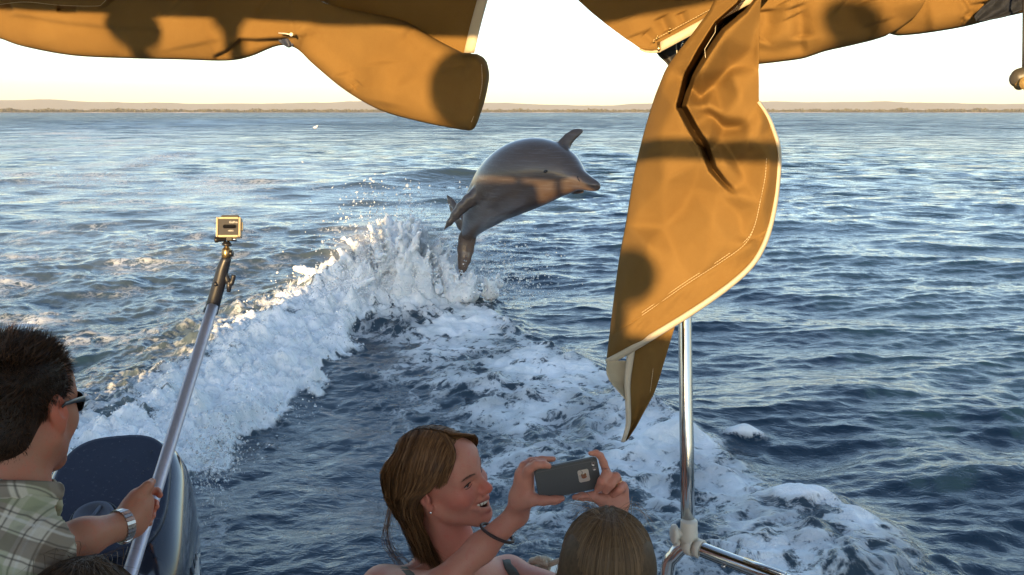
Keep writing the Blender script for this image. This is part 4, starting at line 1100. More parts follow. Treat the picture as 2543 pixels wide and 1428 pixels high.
def spline_np(ctrl, k):
    """ctrl (n, m, 3) -> (n, k, 3) Catmull-Rom"""
    C = np.asarray(ctrl, float); n, m, _ = C.shape
    E = np.concatenate([2 * C[:, :1] - C[:, 1:2], C, 2 * C[:, -1:] - C[:, -2:-1]], 1)
    u = np.linspace(0, m - 1 - 1e-6, k); i = np.floor(u).astype(int); t = (u - i)[None, :, None]
    p0, p1, p2, p3 = E[:, i], E[:, i + 1], E[:, i + 2], E[:, i + 3]
    return .5 * (2 * p1 + (p2 - p0) * t + (2 * p0 - 5 * p1 + 4 * p2 - p3) * t ** 2 + (3 * p1 - p0 - 3 * p2 + p3) * t ** 3)
def verts_of(me):
    co = np.empty(len(me.vertices) * 3, np.float32); me.vertices.foreach_get('co', co); return co.reshape(-1, 3).astype(float)
def A3(p): return np.array(at(*p))
# ------------------------------------------------------------------ leaping dolphin
def build_dolphin():
    def px_r(r, Y): return r * Y / FPX * 1.02
    spine = [  # px, py, depth, radius px
        (1480, 462, 7.26, 12.5), (1463, 456, 7.31, 17), (1446, 449, 7.37, 22), (1428, 442, 7.44, 30), (1408, 435, 7.52, 45), (1386, 427, 7.60, 60),
        (1358, 424, 7.70, 74), (1325, 428, 7.80, 85), (1290, 440, 7.92, 87), (1256, 461, 8.06, 80), (1226, 488, 8.24, 66), (1203, 516, 8.44, 52), (1186, 541, 8.64, 37), (1174, 562, 8.82, 26), (1166, 578, 8.98, 19)]
    P = [np.array(at(a, b, c)) for a, b, c, r in spine]; Rd = [px_r(r, c) for a, b, c, r in spine]
    allp = np.array(P)
    B = Body(allp.min(0) - 0.75, allp.max(0) + 0.6, 0.0105)
    SPN = spline_np(np.array([np.concatenate([p, [r]]) for p, r in zip(P, Rd)])[None], 60)[0]
    B.chain(SPN[:, :3], SPN[:, 3] * .965, 0.012)
    view = np.array(at(1300, 450, 8)) - np.array([0, 0, CAM_H]); view /= np.linalg.norm(view)
    def blade(pts, nrm, flat, k=0.02):
        Q = [np.array(at(a, b, c)) for a, b, c, r in pts]; rr = [px_r(r, c) for a, b, c, r in pts]
        B.chain(Q, rr, k, flat=(nrm, flat))
    # blade at the upper right
    blade([(1395, 374, 7.66, 18), (1403, 356, 7.68, 14.5), (1414, 342, 7.70, 12.5), (1428, 331, 7.72, 10.5), (1442, 325, 7.73, 7.5)], (.35, -.75, .55), .5)
    # long curved blade at the left
    blade([(1208, 476, 8.00, 26), (1186, 486, 7.99, 21), (1165, 499, 7.98, 17), (1146, 516, 7.98, 14), (1130, 535, 7.98, 11), (1116, 553, 7.98, 7.5), (1103, 570, 7.98, 2.5)], (.55, .70, .45), .62)
    # the far one under the chin
    blade([(1405, 462, 7.75, 16), (1428, 472, 7.72, 14), (1443, 474, 7.70, 9)], (.1, .5, .86), .6, .015)
    # flukes
    nf = (.92, -.25, .12)
    blade([(1166, 572, 8.98, 19), (1160, 594, 9.0, 21), (1156, 620, 9.0, 20), (1153, 644, 8.98, 16), (1149, 664, 8.97, 11), (1144, 684, 8.96, 4.0)], (.20, .90, .1), .40)
    blade([(1164, 572, 8.98, 17), (1149, 556, 9.04, 18), (1138, 538, 9.10, 17), (1129, 518, 9.16, 14), (1121, 502, 9.2, 10), (1111, 486, 9.24, 4.0)], (.5, .7, .1), .42)
    # mouth line at the beak and jaw step
    m = [np.array(at(a, b, c)) for a, b, c in ((1487, 464, 7.22), (1462, 468, 7.25), (1436, 466, 7.28), (1414, 452, 7.30))]
    B.chain(m, [.006, .010, .012, .012], .012, sub=True)
    me = B.mesh('dolphin', 3)
    co = np.empty(len(me.vertices) * 3, np.float32); me.vertices.foreach_get('co', co); co = co.reshape(-1, 3)
    # colouring follows the animal: cape along the back, pale flank and belly
    d = np.full(len(co), 9.0); up = np.zeros(len(co))
    for i in range(len(P) - 1):
        a, b = P[i], P[i + 1]; ab = b - a
        t = np.clip(((co - a) @ ab) / (ab @ ab), 0, 1); q = a + t[:, None] * ab
        dd = np.linalg.norm(co - q, axis=1); rr = Rd[i] + (Rd[i + 1] - Rd[i]) * t
        mk = dd < d; d = np.where(mk, dd, d)
        n = (co - q) / np.maximum(dd, 1e-6)[:, None]
        side = n @ np.array([-.42, -.30, .85])
        up = np.where(mk, side, up)
    attr(me, 'cape', up)
    t = NT('dolphin_skin'); c = t.coord(); cp = t.attrib('cape')
    n = t.noise(c, 4.0, 4, .6)
    f = t.maprange(t.math('ADD', cp, t.math('MULTIPLY', t.math('SUBTRACT', n, .5), .5)), -.75, .35, 0, 1, True)
    base = t.mix(f, rgb(.112, .074, .053), rgb(.068, .050, .040))
    streak = t.noise(t.mapping(c, (3, 3, 40), (0.3, 0.5, 0)), 2.0, 3, .6)
    base = t.mix(t.maprange(streak, .5, .75, 0, .35), base, rgb(.16, .15, .15))
    t.set('Base Color', base); t.set('Roughness', t.maprange(n, .3, .7, .30, .44)); t.set('Specular IOR Level', .25)
    t.set('Coat Weight', .5); t.set('Coat Roughness', .12)
    t.bump(t.math('ADD', t.math('MULTIPLY', streak, .5), t.maprange(t.noise(c, 70, 2), .62, .72)), .30, .008)
    root = empty('dolphin', Vector(P[8]), 'grey dolphin leaping clear of the wake with its tail flukes just out of the spray', 'dolphin')
    link('body', me, t.m, root)
    ink = simple('dark_wet_eye', (.008, .008, .008), .12)
    def surf_pt(px, py):
        o = np.array([0, 0, CAM_H]); dirn = np.array(at(px, py, 8)) - o; dirn /= np.linalg.norm(dirn)
        ds = np.linalg.norm(np.cross(co - o, dirn), axis=1); near = (ds < .03)
        k = np.where(near)[0]; k = k[np.argmin(((co[k] - o) @ dirn))]
        return co[k], dirn
    p, dn = surf_pt(1349, 428)
    bm = bmesh.new(); bmesh.ops.create_uvsphere(bm, u_segments=14, v_segments=10, radius=1, matrix=Matrix.Translation(Vector(p) + Vector(dn) * .006) @ Matrix.Rotation(R(-12), 4, 'Y') @ Matrix.Diagonal((.026, .014, .013, 1)))
    bm_link('eye', bm, ink, root)
    bm = bmesh.new()
    pts = [Vector(surf_pt(a, b)[0]) for a, b in ((1432, 448), (1430, 441), (1427, 434))]
    tube_bm(bm, pts, .004, 8); bm_link('beak_crease', bm, ink, root)
    return B
build_dolphin()
# ------------------------------------------------------------------ woman with the phone
def gauss(L, c, r): return np.exp(-(((L - np.array(c)) / np.array(r)) ** 2).sum(-1))
def build_woman():
    H = Head(at(1101, 1186, 1.93), (.875, -.40, .17), (-.16, -.12, 1.0), .98)
    root = empty('person', Vector((-.30, 2.02, .5)), 'laughing woman with straight brown hair and sleeveless top holding up a phone', 'person')
    hw1, hw2 = A3((1284, 1278, 1.80)), A3((1531, 1300, 1.80))
    elb1, sh1 = A3((1085, 1462, 1.72)), A3((952, 1462, 1.86))
    elb2, sh2 = A3((1480, 1500, 1.92)), A3((1262, 1430, 2.12))
    chest = (sh1 + sh2) / 2
    pts = np.array([H.w((0, 0, .13)), H.w((0, .13, 0)), H.w((0, -.11, 0)), sh1, sh2, elb1, elb2, hw1, hw2, A3((1470, 1115, 1.75)), chest + [0, 0, -.28]])
    B = Body(pts.min(0) - .085, pts.max(0) + .07, .0029)
    H.build(B, True, True, ears=(1,))
    nb = H.w((0, -.046, -.185))
    # shoulders and chest
    B.cone(nb, chest + [0, 0, -.02], .058, .075, .05)
    B.cone(sh1, sh2, .048, .048, .05)
    B.cone(chest + [0, 0, -.06], chest + [0, 0, -.27], .115, .12, .06)
    fwdc = np.array([.55, .30, 0]); 
    # collarbone and neck tendon
    B.cone(nb + [.02, -.03, -.02], sh1 + [.05, 0, .03], .011, .010, .02); B.cone(H.w((.045, -.02, -.07)), chest + [.05, -.06, .02], .011, .010, .02)
    # arms
    B.cone(sh1, elb1, .046, .036, .03); B.chain([elb1, elb1 * .45 + hw1 * .55, hw1], [.033, .0295, .0228], .02)
    B.cone(sh2, elb2, .045, .038, .03); B.chain([elb2, elb2 * .5 + hw2 * .5, hw2], [.038, .036, .027], .02)
    r = .00079
    def fing(pts, rads, k=.004): B.chain([A3(p) for p in pts], [q * r for q in rads], k)
    # her right hand (left end of the phone)
    B.cone(hw1, A3((1296, 1232, 1.775)), .0245, .027, .014); B.cone(A3((1292, 1238, 1.775)), A3((1301, 1180, 1.765)), .024, .0205, .012, flat=((.6, -.75, .1), .8))
    B.cone(A3((1306, 1240, 1.76)), A3((1304, 1180, 1.76)), .019, .018, .012)
    fing([(1298, 1184, 1.765), (1301, 1157, 1.76), (1318, 1145, 1.775), (1345, 1141, 1.785), (1374, 1140, 1.785)], [15, 12.5, 10.5, 9.5, 8.0])
    fing([(1304, 1190, 1.755), (1313, 1166, 1.735), (1331, 1154, 1.725), (1350, 1153, 1.735), (1362, 1157, 1.742)], [15, 12.5, 11.5, 10.5, 9.0])
    fing([(1302, 1196, 1.75), (1308, 1172, 1.75), (1326, 1148, 1.75), (1352, 1146, 1.765)], [14, 12, 10, 8.5])
    fing([(1298, 1244, 1.765), (1322, 1240, 1.745), (1350, 1243, 1.735), (1378, 1242, 1.735), (1396, 1238, 1.737)], [22, 17, 12.5, 11, 8.5], .008)
    # her left hand (right end)
    B.cone(hw2, A3((1527, 1252, 1.775)), .026, .027, .014); B.cone(A3((1512, 1248, 1.765)), A3((1516, 1205, 1.77)), .022, .022, .012); B.cone(A3((1540, 1250, 1.775)), A3((1542, 1215, 1.78)), .019, .017, .012)
    fing([(1506, 1200, 1.765), (1506, 1172, 1.76), (1499, 1150, 1.755), (1491, 1132, 1.75), (1481, 1125, 1.745), (1466, 1126, 1.742)], [13, 11.5, 10.5, 9.5, 8.5, 7.0])
    fing([(1512, 1190, 1.765), (1506, 1176, 1.735), (1495, 1195, 1.722), (1485, 1214, 1.735)], [12, 12.5, 12, 10])
    fing([(1532, 1200, 1.77), (1529, 1184, 1.738), (1517, 1202, 1.722), (1505, 1219, 1.732)], [12, 12.5, 12, 10])
    fing([(1546, 1220, 1.775), (1547, 1207, 1.75), (1537, 1217, 1.732), (1524, 1229, 1.738)], [12, 12, 11, 9])
    fing([(1512, 1256, 1.765), (1492, 1240, 1.745), (1470, 1233, 1.735), (1445, 1233, 1.737), (1426, 1235, 1.742)], [20, 15, 11.5, 10, 7.5], .008)
    me = B.mesh('woman_body', 2)
    co = verts_of(me); L = H.loc(co)
    lip = np.maximum(gauss(L, (0, .103, -.0530), (.024, .03, .0040)), gauss(L, (0, .098, -.087), (.022, .03, .0050))) * (L[:, 1] > .07)
    for q in (1, -1): lip = np.maximum(lip, .8 * gauss(L, (q * .020, .094, -.0535), (.012, .02, .0040)))
    flush = np.zeros(len(L))
    for q in (1, -1): flush = np.maximum(flush, .95 * gauss(L, (q * .048, .058, -.026), (.026, .04, .026)))
    flush = np.maximum(flush, .9 * gauss(L, (0, .112, -.026), (.020, .025, .022))); flush = np.maximum(flush, .55 * gauss(L, (0, .08, -.105), (.03, .03, .02)))
    flush = np.maximum(flush, .5 * gauss(L, (.08, -.01, -.005), (.02, .03, .04))); flush = np.maximum(flush, .55 * gauss(L, (0, .02, -.15), (.08, .08, .07)))
    dark = np.zeros(len(L))
    for q in (1, -1):
        dark = np.maximum(dark, .75 * gauss(L, (q * .034, .085, .0215), (.016, .02, .0030)))
        dark = np.maximum(dark, .9 * gauss(L, (q * .034, .083, .0028), (.0135, .016, .0016)))
    inm = (np.abs(L[:, 0]) < .034) & (np.abs(L[:, 2] + .0675 - 8 * L[:, 0] ** 2) < .0135 - 5 * L[:, 0] ** 2) & (L[:, 1] > .05) & (L[:, 1] < .0945 - 15 * L[:, 0] ** 2)
    dark = np.maximum(dark, inm * .9); lip = np.where(inm, 0, lip)
    attr(me, 'lip', np.clip(lip, 0, 1) * .8); attr(me, 'flush', np.clip(flush, 0, 1)); attr(me, 'dark', np.clip(dark, 0, 1))
    link('body', me, skin_mat('fair_skin', (.50, .225, .150), (.53, .125, .085)), root)
    H.eye('eye', 1, root, (.045, .05, .045)); H.eye('eye', -1, root, (.045, .05, .045))
    # lashes and brows drawn on the surface of the lid and brow
    fr_ = (L[:, 1] > .05) & (L[:, 1] < .125) & (np.abs(L[:, 0]) < .07) & (np.abs(L[:, 2]) < .06); Lf = L[fr_]
    def front(x_, z_, o=.0008):
        k = np.argsort((Lf[:, 0] - x_) ** 2 + (Lf[:, 2] - z_) ** 2)[:4]
        return np.array([x_, Lf[k, 1].max() + o, z_])
    hm_b = simple('brow_brown', (.085, .042, .022), .6)
    ink_ = simple('dark_lash', (.020, .012, .009), .6)
    for q in (1, -1):
        bm = bmesh.new(); tube_bm(bm, [Vector(H.w(front(q * a_, b_))) for a_, b_ in ((.0475, .0012), (.044, .0030), (.038, .0044), (.032, .0046), (.026, .0036), (.0215, .0014))], [.0006, .0013, .0015, .0014, .0011, .0005], 6)
        bm_link('eyelashes', bm, ink_, root)
        bm = bmesh.new(); tube_bm(bm, [Vector(H.w(front(q * a_, b_, .0002))) for a_, b_ in ((.046, -.0036), (.039, -.0058), (.031, -.0060), (.0225, -.0030))], [.0004, .0007, .0007, .0004], 6)
        bm_link('eyelashes', bm, ink_, root)
        rb = np.random.default_rng(5); cb = []
        for _ in range(60):
            u_ = rb.random(); x_ = .017 + .034 * u_; z_ = .0205 + .0050 * math.sin(u_ * 2.4) + rb.normal(0, .0012)
            a_ = front(q * x_, z_, .0006); e_ = front(q * (x_ + .006), z_ + .0012 - .003 * u_, .0010); cb.append([a_, (a_ + e_) / 2 + [0, .0004, .0004], e_])
        ribbons('eyebrow', H.c + (np.array(cb) * H.sc) @ H.M.T, .0008, hm_b, root, H.c, None, rb)
    # upper row of teeth
    bm = bmesh.new()
    for i in range(-4, 5):
        a = i / 4; c = H.w((a * .0285, .0985 - .0190 * a * a, -.0615 + .0050 * a * a))
        m = Matrix.Translation(Vector(c)) @ Matrix(H.M).to_4x4() @ Matrix.Rotation(-a * .9, 4, 'Z') @ Matrix.Diagonal((.0068, .0035, .0095 - .0022 * abs(a), 1))
        bmesh.ops.create_cube(bm, size=1, matrix=m)
    bmesh.ops.bevel(bm, geom=bm.edges[:], offset=.0008, segments=2, affect='EDGES')
    tag(bm_link('teeth', bm, simple('tooth_enamel', (.74, .68, .56), .22), root), kind='stuff')
    # hair: soft under-layer and locks
    hm = hair_mat('brown_hair', (.070, .032, .012), (.26, .128, .050))
    Hb = Body(H.c - .32, H.c + .18, .0045)
    for c, rr in (((0, -.018, .040), (.081, .101, .084)),): Hb.ell(H.w(c), np.array(rr), H.M)
    Hb.chain([H.w((.040, -.062, .02)), H.w((.048, -.078, -.06)), H.w((.048, -.080, -.13)), H.w((.045, -.075, -.20))], [.036, .026, .012, .006], .03)
    Hb.chain([H.w((-.040, -.062, .02)), H.w((-.048, -.070, -.06)), H.w((-.05, -.06, -.13)), H.w((-.05, -.05, -.19))], [.036, .026, .012, .006], .03)
    Hb.chain([H.w((0, -.085, .0)), H.w((0, -.085, -.06))], [.036, .025], .03)
    Hb.ell(H.w((0, .078, -.022)), (.072, .075, .092), H.M, .012, True)
    Hb.ell(H.w((.055, .046, -.012)), (.05, .046, .058), H.M, .01, True); Hb.ell(H.w((-.055, .046, -.012)), (.05, .046, .058), H.M, .01, True)
    Hb.ell(H.w((.092, -.006, -.012)), (.028, .024, .042), H.M, .008, True)
    Hb.ell(H.w((.025, .012, -.13)), (.06, .075, .075), H.M, .02, True)
    hme = Hb.mesh('hair_base', 2); attr(hme, 'tone', .12 + .2 * np.random.default_rng(2).random(len(hme.vertices)))
    hair = link('hair', hme, hm, root)
    rng = np.random.default_rng(21)
    def locks(n, side, a0, a1, ctrl_fn, j=.004, k=14):
        a = rng.uniform(a0, a1, n); C = np.array([ctrl_fn(x, side, rng) for x in a])
        C = C + rng.normal(0, j, C.shape) * np.linspace(.25, 1, C.shape[1])[None, :, None]
        S3 = spline_np(C, k)
        e = (S3 - np.array([0, -.018, .040])) / np.array([.083, .103, .086]); q = np.linalg.norm(e, axis=-1, keepdims=True)
        out = np.array([0, -.018, .040]) + e / np.maximum(q, 1e-6) * np.maximum(q, 1.0 + rng.uniform(0.0, .045, (n, 1, 1))) * np.array([.083, .103, .086])
        S3 = np.where(S3[..., 2:] > -.035, out, S3)
        return H.c + (S3 * H.sc) @ H.M.T, a
    def main(a, sd, g):
        ln = g.uniform(-.235, -.185)
        yr = .062 - .150 * a; zr = .040 + .0875 * math.sqrt(max(.05, 1 - ((yr + .018) / .1045) ** 2))
        return [(sd * .004, yr, zr), (sd * .045, yr * .95, .040 + (zr - .040) * .80), (sd * .076, .052 - .160 * a, .066), (sd * .085, .022 - .135 * a, .026), (sd * .086, -.030 - .082 * a, -.012), (sd * (.086 - .03 * a * a), -.038 - .085 * a, -.060), (sd * (.084 - .05 * a * a), -.032 - .092 * a, -.12), (sd * (.076 - .05 * a * a + g.normal(0, .010)), -.022 - .092 * a + g.normal(0, .010), ln)]
    def fringe(a, sd, g):
        return [(sd * .004, .052 - .03 * a, .112 + .012 * a), (sd * .026, .076 - .03 * a, .098), (sd * .048, .087 - .03 * a, .082), (sd * .062, .076 - .034 * a, .058), (sd * .072, .060 - .036 * a, .034 - .020 * a)]
    W3, a = locks(3000, 1, 0, 1, main); ribbons('hair_locks', W3, .0019, hm, hair, H.c, np.clip(.45 + .35 * rng.normal(0, 1, len(a)) - .25 * (a < .15), 0, 1), rng)
    W3, a = locks(800, -1, 0, 1, main); ribbons('hair_locks', W3, .0019, hm, hair, H.c, None, rng)
    W3, a = locks(260, 1, 0.25, 1.0, fringe, .003, 10); ribbons('fringe', W3, .0017, hm, hair, H.c, None, rng)
    W3, a = locks(300, -1, 0, 1.0, fringe, .003, 10); ribbons('fringe', W3, .0018, hm, hair, H.c, None, rng)
    # a few loose strands hanging free at the back
    def loose(a, sd, g): return [(sd * .07, -.085, .03), (sd * .085, -.12, -.05), (sd * .082, -.142 - .02 * a, -.13), (sd * .075, -.13, -.20), (sd * .06, -.10, -.235)]
    W3, a = locks(60, 1, 0, 1, loose, .012, 14); ribbons('loose_strands', W3, .0009, hm, hair, H.c, None, rng)
    # top
    Tb = Body(chest + [-.30, -.22, -.42], chest + [.30, .24, .06], .006)
    Tb.cone(chest + [0, 0, -.085], chest + [0, 0, -.36], .128, .130, .05)
    Tb.cone(sh1 + [.075, .01, .02], sh1 + [.10, -.02, -.16], .020, .030, .03); Tb.cone(sh1 + [.072, .03, .040], sh1 + [.09, .07, -.12], .018, .03, .03)
    Tb.cone(sh2 + [-.06, -.02, .022], sh2 + [-.08, -.05, -.16], .020, .03, .03)
    tm = NT('grey_green_top'); c = tm.coord(); tm.set('Base Color', tm.mix(tm.noise(c, 12, 3), rgb(.07, .068, .055), rgb(.105, .10, .08))); tm.set('Roughness', .8); tm.bump(tm.noise(c, 160, 3), .25, .002)
    link('sleeveless_top', Tb.mesh('top', 2), tm.m, root)
    def pick(px, py):
        o = np.array([0, 0, CAM_H]); dn = np.array(at(px, py, 2)) - o; dn /= np.linalg.norm(dn); r_ = co - o
        k = np.where(np.linalg.norm(np.cross(r_, dn), axis=1) < .006)[0]
        return Vector(co[k[np.argmin(r_[k] @ dn)]]) if len(k) else at(px, py, 1.85)
    for pl in ([(1000, 1401), (1006, 1409), (1012, 1418), (1018, 1428), (1026, 1440)], [(1259, 1384), (1264, 1396), (1269, 1408), (1275, 1420), (1283, 1436)]):
        bm = bmesh.new(); prev = None
        for (x_, y_) in pl:
            row = [pick(x_ + dx_, y_) for dx_ in (-10, -5, 0, 5, 10)]
            md = sorted((q - Vector((0, 0, CAM_H))).length for q in row)[2]; o_ = Vector((0, 0, CAM_H))
            row = [o_ + (q - o_).normalized() * (min(max((q - o_).length, md - .012), md + .012) - .003) for q in row]
            cur = [bm.verts.new(q) for q in row]
            if prev:
                for k in range(4): bm.faces.new((prev[k], prev[k + 1], cur[k + 1], cur[k]))
            prev = cur
        o = bm_link('strap', bm, tm.m, root); m = o.modifiers.new('thickness', 'SOLIDIFY'); m.thickness = .003
    Lg = Body(chest + [-.28, -.30, -.80], chest + [.35, .42, -.30], .012)
    hip = chest + [0, .0, -.42]
    for q in (-.09, .09):
        kn = hip + [.12 + q, .30, .0]; Lg.cone(hip + [q, 0, 0], kn, .085, .065, .05); Lg.cone(kn, kn + [.02, .02, -.36], .06, .05, .04)
    link('trousers', Lg.mesh('trousers', 1), simple('dark_trousers', (.05, .055, .07), .8), root)
    # bracelet, ring, earring
    d = (hw1 - elb1); d /= np.linalg.norm(d); bc = A3((1244, 1336, 1.79))
    t = np.clip((bc - elb1) @ d, 0, 9); bc = elb1 + d * t
    ax = Vector(d + np.array([-.30, -.2, .35])).normalized(); x = ax.orthogonal().normalized(); y = ax.cross(x)
    bm = bmesh.new(); ringp = [Vector(bc) + (x * math.cos(i / 32 * 2 * math.pi) + y * math.sin(i / 32 * 2 * math.pi)) * .0385 for i in range(33)]
    tube_bm(bm, ringp, .0034, 8, False); bm_link('bracelet', bm, simple('brown_cord', (.035, .016, .012), .6, bump=.4, scale=200), root)
    bm = bmesh.new(); f0, f1 = A3((1532, 1200, 1.77)), A3((1529, 1184, 1.738)); fd = Vector(f1 - f0).normalized(); x = fd.orthogonal().normalized(); y = fd.cross(x)
    fc = Vector(f0 + (f1 - f0) * .55)
    for o in (-.0018, .0018):
        tube_bm(bm, [fc + fd * o + (x * math.cos(i / 24 * 2 * math.pi) + y * math.sin(i / 24 * 2 * math.pi)) * .0106 for i in range(25)], .0013, 6, False)
    tag(bm_link('ring', bm, simple('gold', (.75, .52, .22), .2, 1.0), root), kind='stuff')
    bm = bmesh.new(); bmesh.ops.create_uvsphere(bm, u_segments=10, v_segments=8, radius=.0032, matrix=Matrix.Translation(Vector(H.w((.086, .0, -.040))))); bm_link('earring', bm, simple('silver', (.75, .73, .7), .15, 1.0), root)
    return H
WOMAN = build_woman()

# ------------------------------------------------------------------ the phone in her hands
def build_phone():
    tl, tr, bl = A3((1331, 1163, 1.748)), A3((1486, 1131, 1.758)), A3((1336, 1240, 1.742))
    X = Vector(tr - tl); Lx = .1345; X.normalize(); Z = Vector(tl - bl); Z = (Z - X * Z.dot(X)).normalized(); Yn = Z.cross(X)     # Yn away from the camera
    c = Vector((tl + A3((1489, 1212, 1.752))) / 2) + Yn * .002
    hw, hh = Vector(tr - tl).length / 2, Vector(tl - bl).length / 2 * 1.0
    root = empty('phone', c, 'phone in a dark grey case held sideways in both hands of the laughing woman', 'phone')
    M = Matrix((X, Yn, Z)).transposed().to_4x4(); M.translation = c
    def rbox(name, w, d, h, rad, off, mat, bev=.002, seg=6, label=None, par=root):
        bm = bmesh.new(); vs = []
        for sx, sz, a0 in ((1, 1, 0), (-1, 1, 90), (-1, -1, 180), (1, -1, 270)):
            for k in range(seg + 1):
                a = R(a0 + 90 * k / seg); vs.append((sx * (w - rad) + rad * math.cos(a), sz * (h - rad) + rad * math.sin(a)))
        lo = [bm.verts.new(M @ Vector((x + off[0], off[1] - d, z + off[2]))) for x, z in vs]; hi = [bm.verts.new(M @ Vector((x + off[0], off[1] + d, z + off[2]))) for x, z in vs]
        n = len(vs); bm.faces.new(lo); bm.faces.new(hi[::-1])
        for i in range(n): bm.faces.new((lo[i], hi[i], hi[(i + 1) % n], lo[(i + 1) % n]))
        if bev:
            bmesh.ops.bevel(bm, geom=[e for e in bm.edges if len(e.link_faces) == 2 and any(len(f.verts) > 4 for f in e.link_faces)], offset=bev, segments=3, affect='EDGES')
        return bm_link(name, bm, mat, par, False)
    rbox('case', hw, .0065, hh, .008, (0, 0, 0), simple('grey_case', (.060, .060, .058), .55, bump=.15, scale=200), .0022)
    rbox('case_bumper', hw + .0008, .0030, hh + .0008, .0085, (0, .001, 0), M_DARK, .001)
    rbox('back_rib', hw * .93, .0003, .0006, .0005, (-.002, -.0067, hh * .80), simple('grey_rib', (.085, .085, .082), .5), 0)
    lx, lz = hw * .50, .000
    win = rbox('logo_window', .0117, .0004, .0132, .004, (lx, -.0067, lz), simple('silver_window', (.66, .60, .52), .30, .6), 0)
    # fruit emblem: body with a bite, and a leaf
    def poly(name, pts, y, mat, parent):
        bm = bmesh.new(); a = [bm.verts.new(M @ Vector((x, y, z))) for x, z in pts]; b = [bm.verts.new(M @ Vector((x, y - .0003, z))) for x, z in pts]; n = len(pts)
        bm.faces.new(a); bm.faces.new(b[::-1])
        for i in range(n): bm.faces.new((a[i], b[i], b[(i + 1) % n], a[(i + 1) % n]))
        bmesh.ops.triangulate(bm, faces=[f for f in bm.faces if len(f.verts) > 4])
        return bm_link(name, bm, mat, parent, False)
    sh = [(0, .72), (.30, .88), (.62, .80), (.82, .52), (.58, .30), (.50, .02), (.60, -.26), (.86, -.44), (.70, -.78), (.42, -1.0), (.18, -.94), (0, -.90), (-.18, -.94), (-.42, -1.0), (-.72, -.72), (-.90, -.20), (-.88, .30), (-.68, .74), (-.34, .88)]
    em = simple('mirror_emblem', (.92, .80, .60), .16, 1.0)
    s5 = .0066
    # emblem stands upright when the phone is held upright: turned a quarter here
    poly('emblem', [(lx - z * s5 * .95, lz + x * s5) for x, z in sh], -.00712, em, win)
    poly('emblem_leaf', [(lx - z * s5, lz + x * s5) for x, z in ((.05, 1.0), (.10, 1.22), (.34, 1.42), (.36, 1.20), (.22, 1.04))], -.00712, em, win)
    for (ox, oz, rr) in ((hw * .86, hh * .62, .0042), (hw * .865, hh * .30, .0033)):
        bm = bmesh.new(); lathe_bm(bm, M @ Vector((ox, -.0058, oz)), -Yn, [(0, rr + .0012), (.0012, rr + .0010), (.0014, rr), (.0009, rr * .8)], 20)
        o = bm_link('lens', bm, simple('lens_glass', (.20, .18, .17), .1, .4), root)
build_phone()

